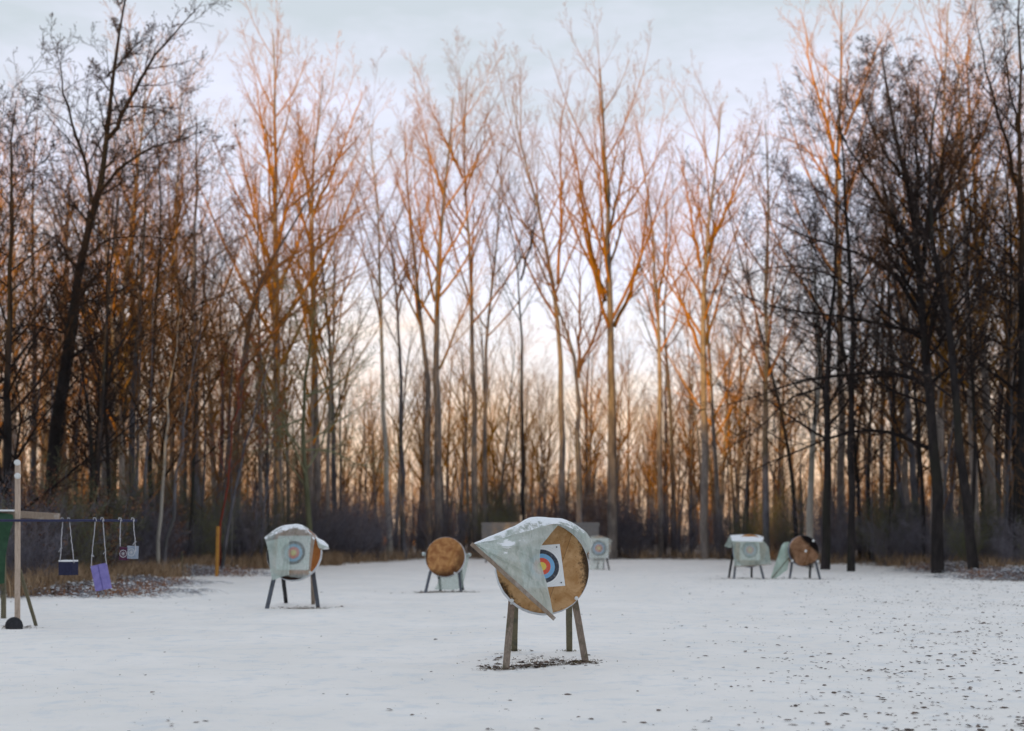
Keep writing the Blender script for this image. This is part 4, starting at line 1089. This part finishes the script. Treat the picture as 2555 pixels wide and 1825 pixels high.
MB(cov5.location).tube([E_(1435,690,52.45), E_(1110,1085,52.45)], .02, 8).build('batten', M_OLIVEWOOD, cov5)

# --- far white target behind the nearest
T6, MX6 = target('small far target under a milky white cover, just behind the nearest target', *C5(1868,605), 66.4, .64, 0, 8, M_DISC3, M_RIM, [
    (*C5(1940,935),66.3, *C5(1945,700),66.7, LG), (*C5(2032,935),66.4, *C5(1975,700),66.7, LB), (*C5(1850,930),67.3, *C5(1860,700),66.9, LB)], thick=.15, face=(0,0,.50,0,1.0,.006), legw=.07)
G_ = lambda x, y, d: W(*C5(x, y), d)
cov6 = empty('plastic_cover', (4.4, 66.0, 0), 'milky see-through cover over the small far target', 'cover', 'plastic covers on the targets')
M_SH6 = sheet_mat('milky_plastic', (.72,.77,.72), (.76,.80,.76), .42, .1, 12)
sheet('sheet', [
    [G_(1735,445,66.9), G_(1820,425,66.9), G_(1900,430,66.9), G_(1990,442,66.9), G_(2080,490,66.9)],
    [G_(1738,430,66.2), G_(1830,425,66.1), G_(1900,435,66.1), G_(1990,455,66.1), G_(2070,500,66.2)],
    [G_(1735,560,66.0), G_(1800,560,66.0), G_(1880,560,66.0), G_(1980,560,66.0), G_(2050,570,66.0)],
    [G_(1733,680,66.0), G_(1800,680,66.0), G_(1880,680,66.0), G_(1970,670,66.0), G_(2052,655,66.0)],
    [G_(1730,790,66.0), G_(1790,790,66.0), G_(1860,790,66.0), G_(1910,780,66.0), G_(1965,775,66.0)],
    [G_(1728,938,65.95), G_(1790,935,65.95), G_(1850,935,65.95), G_(1900,932,65.95), G_(1942,930,65.95)]], M_SH6, cov6, 30, 40, .014, 4, 6)

# ------------------------------------------------------------------ plank barrier behind the targets
pb = empty('plank_barrier', (2.0, 82, 0), 'grey board barrier standing behind the nearest target', 'barrier')
x0, x1 = (1201-U0)/F*82, (1496-U0)/F*82; zt = CH+(VH-1304)/F*82
for k in range(8):
    zc = zt-.12-k*.245
    MB(pb.location).beam((x0+(.03 if k % 2 else 0), 82, zc), (x1-(.05 if k % 3 else 0), 82, zc), .235, .03, side=Vector((0,0,1)), seg=10, jit=.004, seed=k).build('plank', M_PLANK, pb)
for xx in (x0+.3, (1300-U0)/F*82, (x0+x1)/2+1.3, x1-.3):
    top = zt+(.45 if abs(xx-(1300-U0)/F*82) < .01 else -.05)
    MB(pb.location).beam((xx, 82.09, -.2), (xx, 82.09, top), .12, .1, seg=3).build('post', M_PALE if top > zt else M_PLANK, pb)

# ------------------------------------------------------------------ hanging rack at left
C6 = lambda x, y: (x/3.383, 1120+y/3.383)
H_ = lambda x, y, d: W(*C6(x, y), d)
d6 = 25.4
rk = empty('wooden_gantry', (H_(148,1500,d6).x, d6, 0), 'pale wooden post with white caps carrying a dark blue bar at the left edge', 'gantry')
foot = H_(147,1510,d6); foot.z = 0; foot.z = -.02
MB(rk.location).beam(foot, H_(150,118,d6), .088, .088, seg=14, jit=.002, seed=3).build('post', M_POSTWOOD, rk)
MB(rk.location).lathe([(.02,-.01),(.054,-.01),(.060,.02),(.056,.045),(.035,.055),(.0,.057)], H_(149,118,d6-.06), Vector((0,-1,0)), 20).build('end_cap', M_WHITE, rk, True)
MB(rk.location).lathe([(.02,-.01),(.058,-.01),(.062,.02),(.04,.035),(.0,.036)], H_(150,230,d6-.05), Vector((0,-1,0)), 18).build('bolt_cap', M_WHITE, rk, True)
MB(rk.location).tube([H_(-160,606,d6-.10), H_(400,607,d6-.08), H_(800,606,d6), H_(1155,608,d6+.1)], .026, 10).build('bar', M_BAR, rk)
q = H_(305,1490,26.1); q.z = -.02
MB(rk.location).beam(H_(165,1020,d6+.07), q, .06, .05, seg=6, jit=.002).build('brace', M_OLIVEWOOD, rk)
# weight at the foot: two overlapping rubber discs standing on edge
wt = empty('rubber_weight', (H_(125,1510,25.1).x, 25.0, 0), 'black rubber weight lying against the foot of the wooden post', 'weight')
wb = MB(wt.location)
c = H_(118,1518,25.0)
wb.lathe([(.02,-.06),(.14,-.06),(.155,-.04),(.16,.0),(.155,.04),(.14,.06),(.02,.06)], (c.x, c.y, .07), Vector((.12,-1,.35)), 28)
c = H_(155,1528,25.0)
wb.lathe([(.02,-.05),(.11,-.05),(.125,.0),(.11,.05),(.02,.05)], (c.x, c.y-.1, .05), Vector((.1,-1,.5)), 22)
wb.build('weight_body', M_BLACKR, wt, True)

def hung(name, label, cat, build, cords, d, base):
    r_ = empty(name, base, label, cat, 'foam blocks hung from the dark blue bar')
    build(r_)
    for (x0_, y0_), (x1_, y1_) in cords:
        a, b = H_(x0_, y0_, d), H_(x1_, y1_, d-.02); R = random.Random(int(x0_)); m = []
        for k in range(13):
            t = k/12; p = a.lerp(b, t); m.append(p+Vector((R.gauss(0,.004), 0, 0)))
        cb_ = MB(r_.location).tube(m, .0085, 6)
        cb_.tube([a+Vector((-.035,-.02,.0)), a+Vector((-.02,-.04,.035)), a+Vector((.02,-.04,.03)), a+Vector((.03,-.02,-.03))], .009, 6)
        kx = b.lerp(a, .28)
        for s_ in range(3):
            e_ = kx+Vector((R.uniform(-.04,.04), -.02, R.uniform(-.06,.03))); cb_.tube([kx, kx.lerp(e_, .5)+Vector((0,0,.012)), e_], .006, 5)
        cb_.build('cord', M_CORD, r_)
    return r_
def b1_(r_):
    c = (H_(495,1070,d6)+H_(630,952,d6))/2
    MB(r_.location).box(c+Vector((0,.1,0)), .30, .28, .262, rot=Euler((0,0,-.25))).build('block', M_NAVY, r_)
    MB(r_.location).box(c+Vector((0,.1,.146)), .295, .275, .03, rot=Euler((0,0,-.25))).build('snow_cap', M_SNOWC, r_)
hung('hanging_block', 'dark navy foam cube with snow on top hung on two cords', 'foam block', b1_, [((530,600),(508,945)), ((585,600),(624,965))], d6, (H_(560,1000,d6).x, d6, 1.0))
def b2_(r_):
    c = (H_(765,1000,d6)+H_(890,962,d6)+H_(945,1180,d6)+H_(800,1197,d6))/4
    ro = Euler((0, .235, 0))
    ro = Euler((0, -math.atan2(45, 215)*-1*-1, 0))
    ro = Euler((0, -.206, 0)); ax_ = ro.to_matrix() @ Vector((1,0,0))
    MB(r_.location).box(c-ax_*.0755+Vector((0,.03,0)), .149, .12, .50, rot=ro).build('block', M_PURPLE, r_)
    MB(r_.location).box(c+ax_*.0755+Vector((0,.034,0)), .149, .12, .505, rot=ro).build('block', M_PURPLE, r_)
hung('hanging_block', 'tall tilted purple foam slab with a centre seam hung on two cords', 'foam block', b2_, [((805,598),(768,1010)), ((868,598),(898,975))], d6, (H_(855,1080,d6).x, d6, .8))
def b3_(r_):
    cl = (H_(1008,832,d6+.05)+H_(1080,940,d6+.05))/2; cr = (H_(1070,818,d6+.05)+H_(1155,932,d6+.05))/2
    for c, m, sx, ry in ((cl, M_PLUM, .165, .06), (cr, M_GREYF, .19, .04)):
        MB(r_.location).box(c+Vector((0,.06,0)), sx, .18, .25, rot=Euler((0, ry, 0))).build('block', m, r_)
        pr_ = MB(r_.location); cc = c+Vector((0,-.034,0))
        ring = [cc+Vector((math.cos(t)*.066, 0, math.sin(t)*.07)) for t in [i*PI/10 for i in range(21)]]
        pr_.tube(ring, .006, 5)
        for t in range(4):
            a = t*PI/4; pr_.tube([cc+Vector((math.cos(a)*.04, 0, math.sin(a)*.045)), cc-Vector((math.cos(a)*.04, 0, math.sin(a)*.045))], .004, 4)
        pr_.build('printed_ring', M_MARK, r_)
hung('hanging_block', 'small foam box, plum half and grey half, with pale printed rings', 'foam block', b3_, [((1018,600),(1012,825)), ((1125,600),(1146,865))], d6, (H_(1080,880,d6).x, d6, 1.2))

# green covered frame cut by the left edge
gf = empty('covered_frame', (-10.6, 28.0, 0), 'dark green tarpaulin on a frame with a pale wooden beam, cut by the left edge', 'covered frame')
J = lambda x, y, d=28.0: H_(x, y, d)
sheet('tarpaulin', [
    [J(-200,560), J(-60,540), J(40,545), J(112,560)],
    [J(-200,620,27.9), J(-60,620,27.9), J(40,625,27.9), J(108,630,27.9)],
    [J(-200,800,27.9), J(-90,800,27.9), J(0,780,27.9), J(72,760,27.9)],
    [J(-200,1000,27.8), J(-100,1000,27.8), J(-30,960,27.8), J(45,940,27.8)],
    [J(-200,1180,27.8), J(-100,1170,27.8), J(-30,1150,27.8), J(38,1135,27.8)]], M_GREEN, gf, 24, 30, .02, 3, 1)
MB(gf.location).beam(J(-250,528,28.15), J(500,576,28.15), .15, .12, side=Vector((0,0,1)), seg=8, jit=.003).build('beam', M_BATTEN, gf)
MB(gf.location).box(J(-20,522,28.1), .75, .3, .035).build('snow_strip', M_SNOWC, gf)
for xx in (-180, 30):
    a = J(xx, 560, 28.1); MB(gf.location).beam((a.x, 28.1, -.1), a, .09, .09, seg=4).build('post', M_OLIVEWOOD, gf)

# marker posts
y_ = 55.0; p = W(544,1314,y_)
MB((p.x, y_, 0)).beam((p.x-.06, y_, -.2), (p.x, y_, p.z), .13, .12, seg=8, jit=.004).build('marker_post', M_YPOST)
o = bpy.data.objects['marker_post']; o.location = (p.x, y_, 0); tag(o, 'thick yellow wooden post at the edge of the wood', 'post')
y_ = 55.5; p = W(454,1377,y_)
MB((p.x, y_, 0)).beam((p.x, y_, -.2), (p.x, y_, p.z), .08, .07, seg=6, jit=.004).build('marker_post', M_OLIVEWOOD)
o = [q for q in bpy.data.objects if q.name.startswith('marker_post') and 'label' not in q][0]; o.location = (p.x, y_, 0); tag(o, 'short greenish wooden post left of the yellow post', 'post')

# young beech with russet leaves at the left edge
def russet(label, x, y, H, seed):
    R = random.Random(seed); out = shrub_out(seed, H, 9, .45)
    e = empty('young_beech', (x, y, gz(x, y)), label, 'sapling', 'young beeches keeping their leaves')
    tube_mesh('stems', [(out[0], 5)], M_SHRUB, e); tube_mesh('twigs', [(sum(out[1:], []), 3)], M_SHRUB3, e)
    leaf_cloud('dead_leaves', [ps[-1] for ps, _ in R.sample(out[3], min(260, len(out[3])))], .045, M_LEAFR, e, R)
russet('young beech with russet leaves behind the wooden post at left', -15.6, 43.0, 4.6, 501)
russet('young beech with russet leaves just above the dark blue bar', -14.4, 46.0, 3.6, 502)
russet('low young beech with few russet leaves near the yellow post', -15.6, 58.0, 3.0, 503)
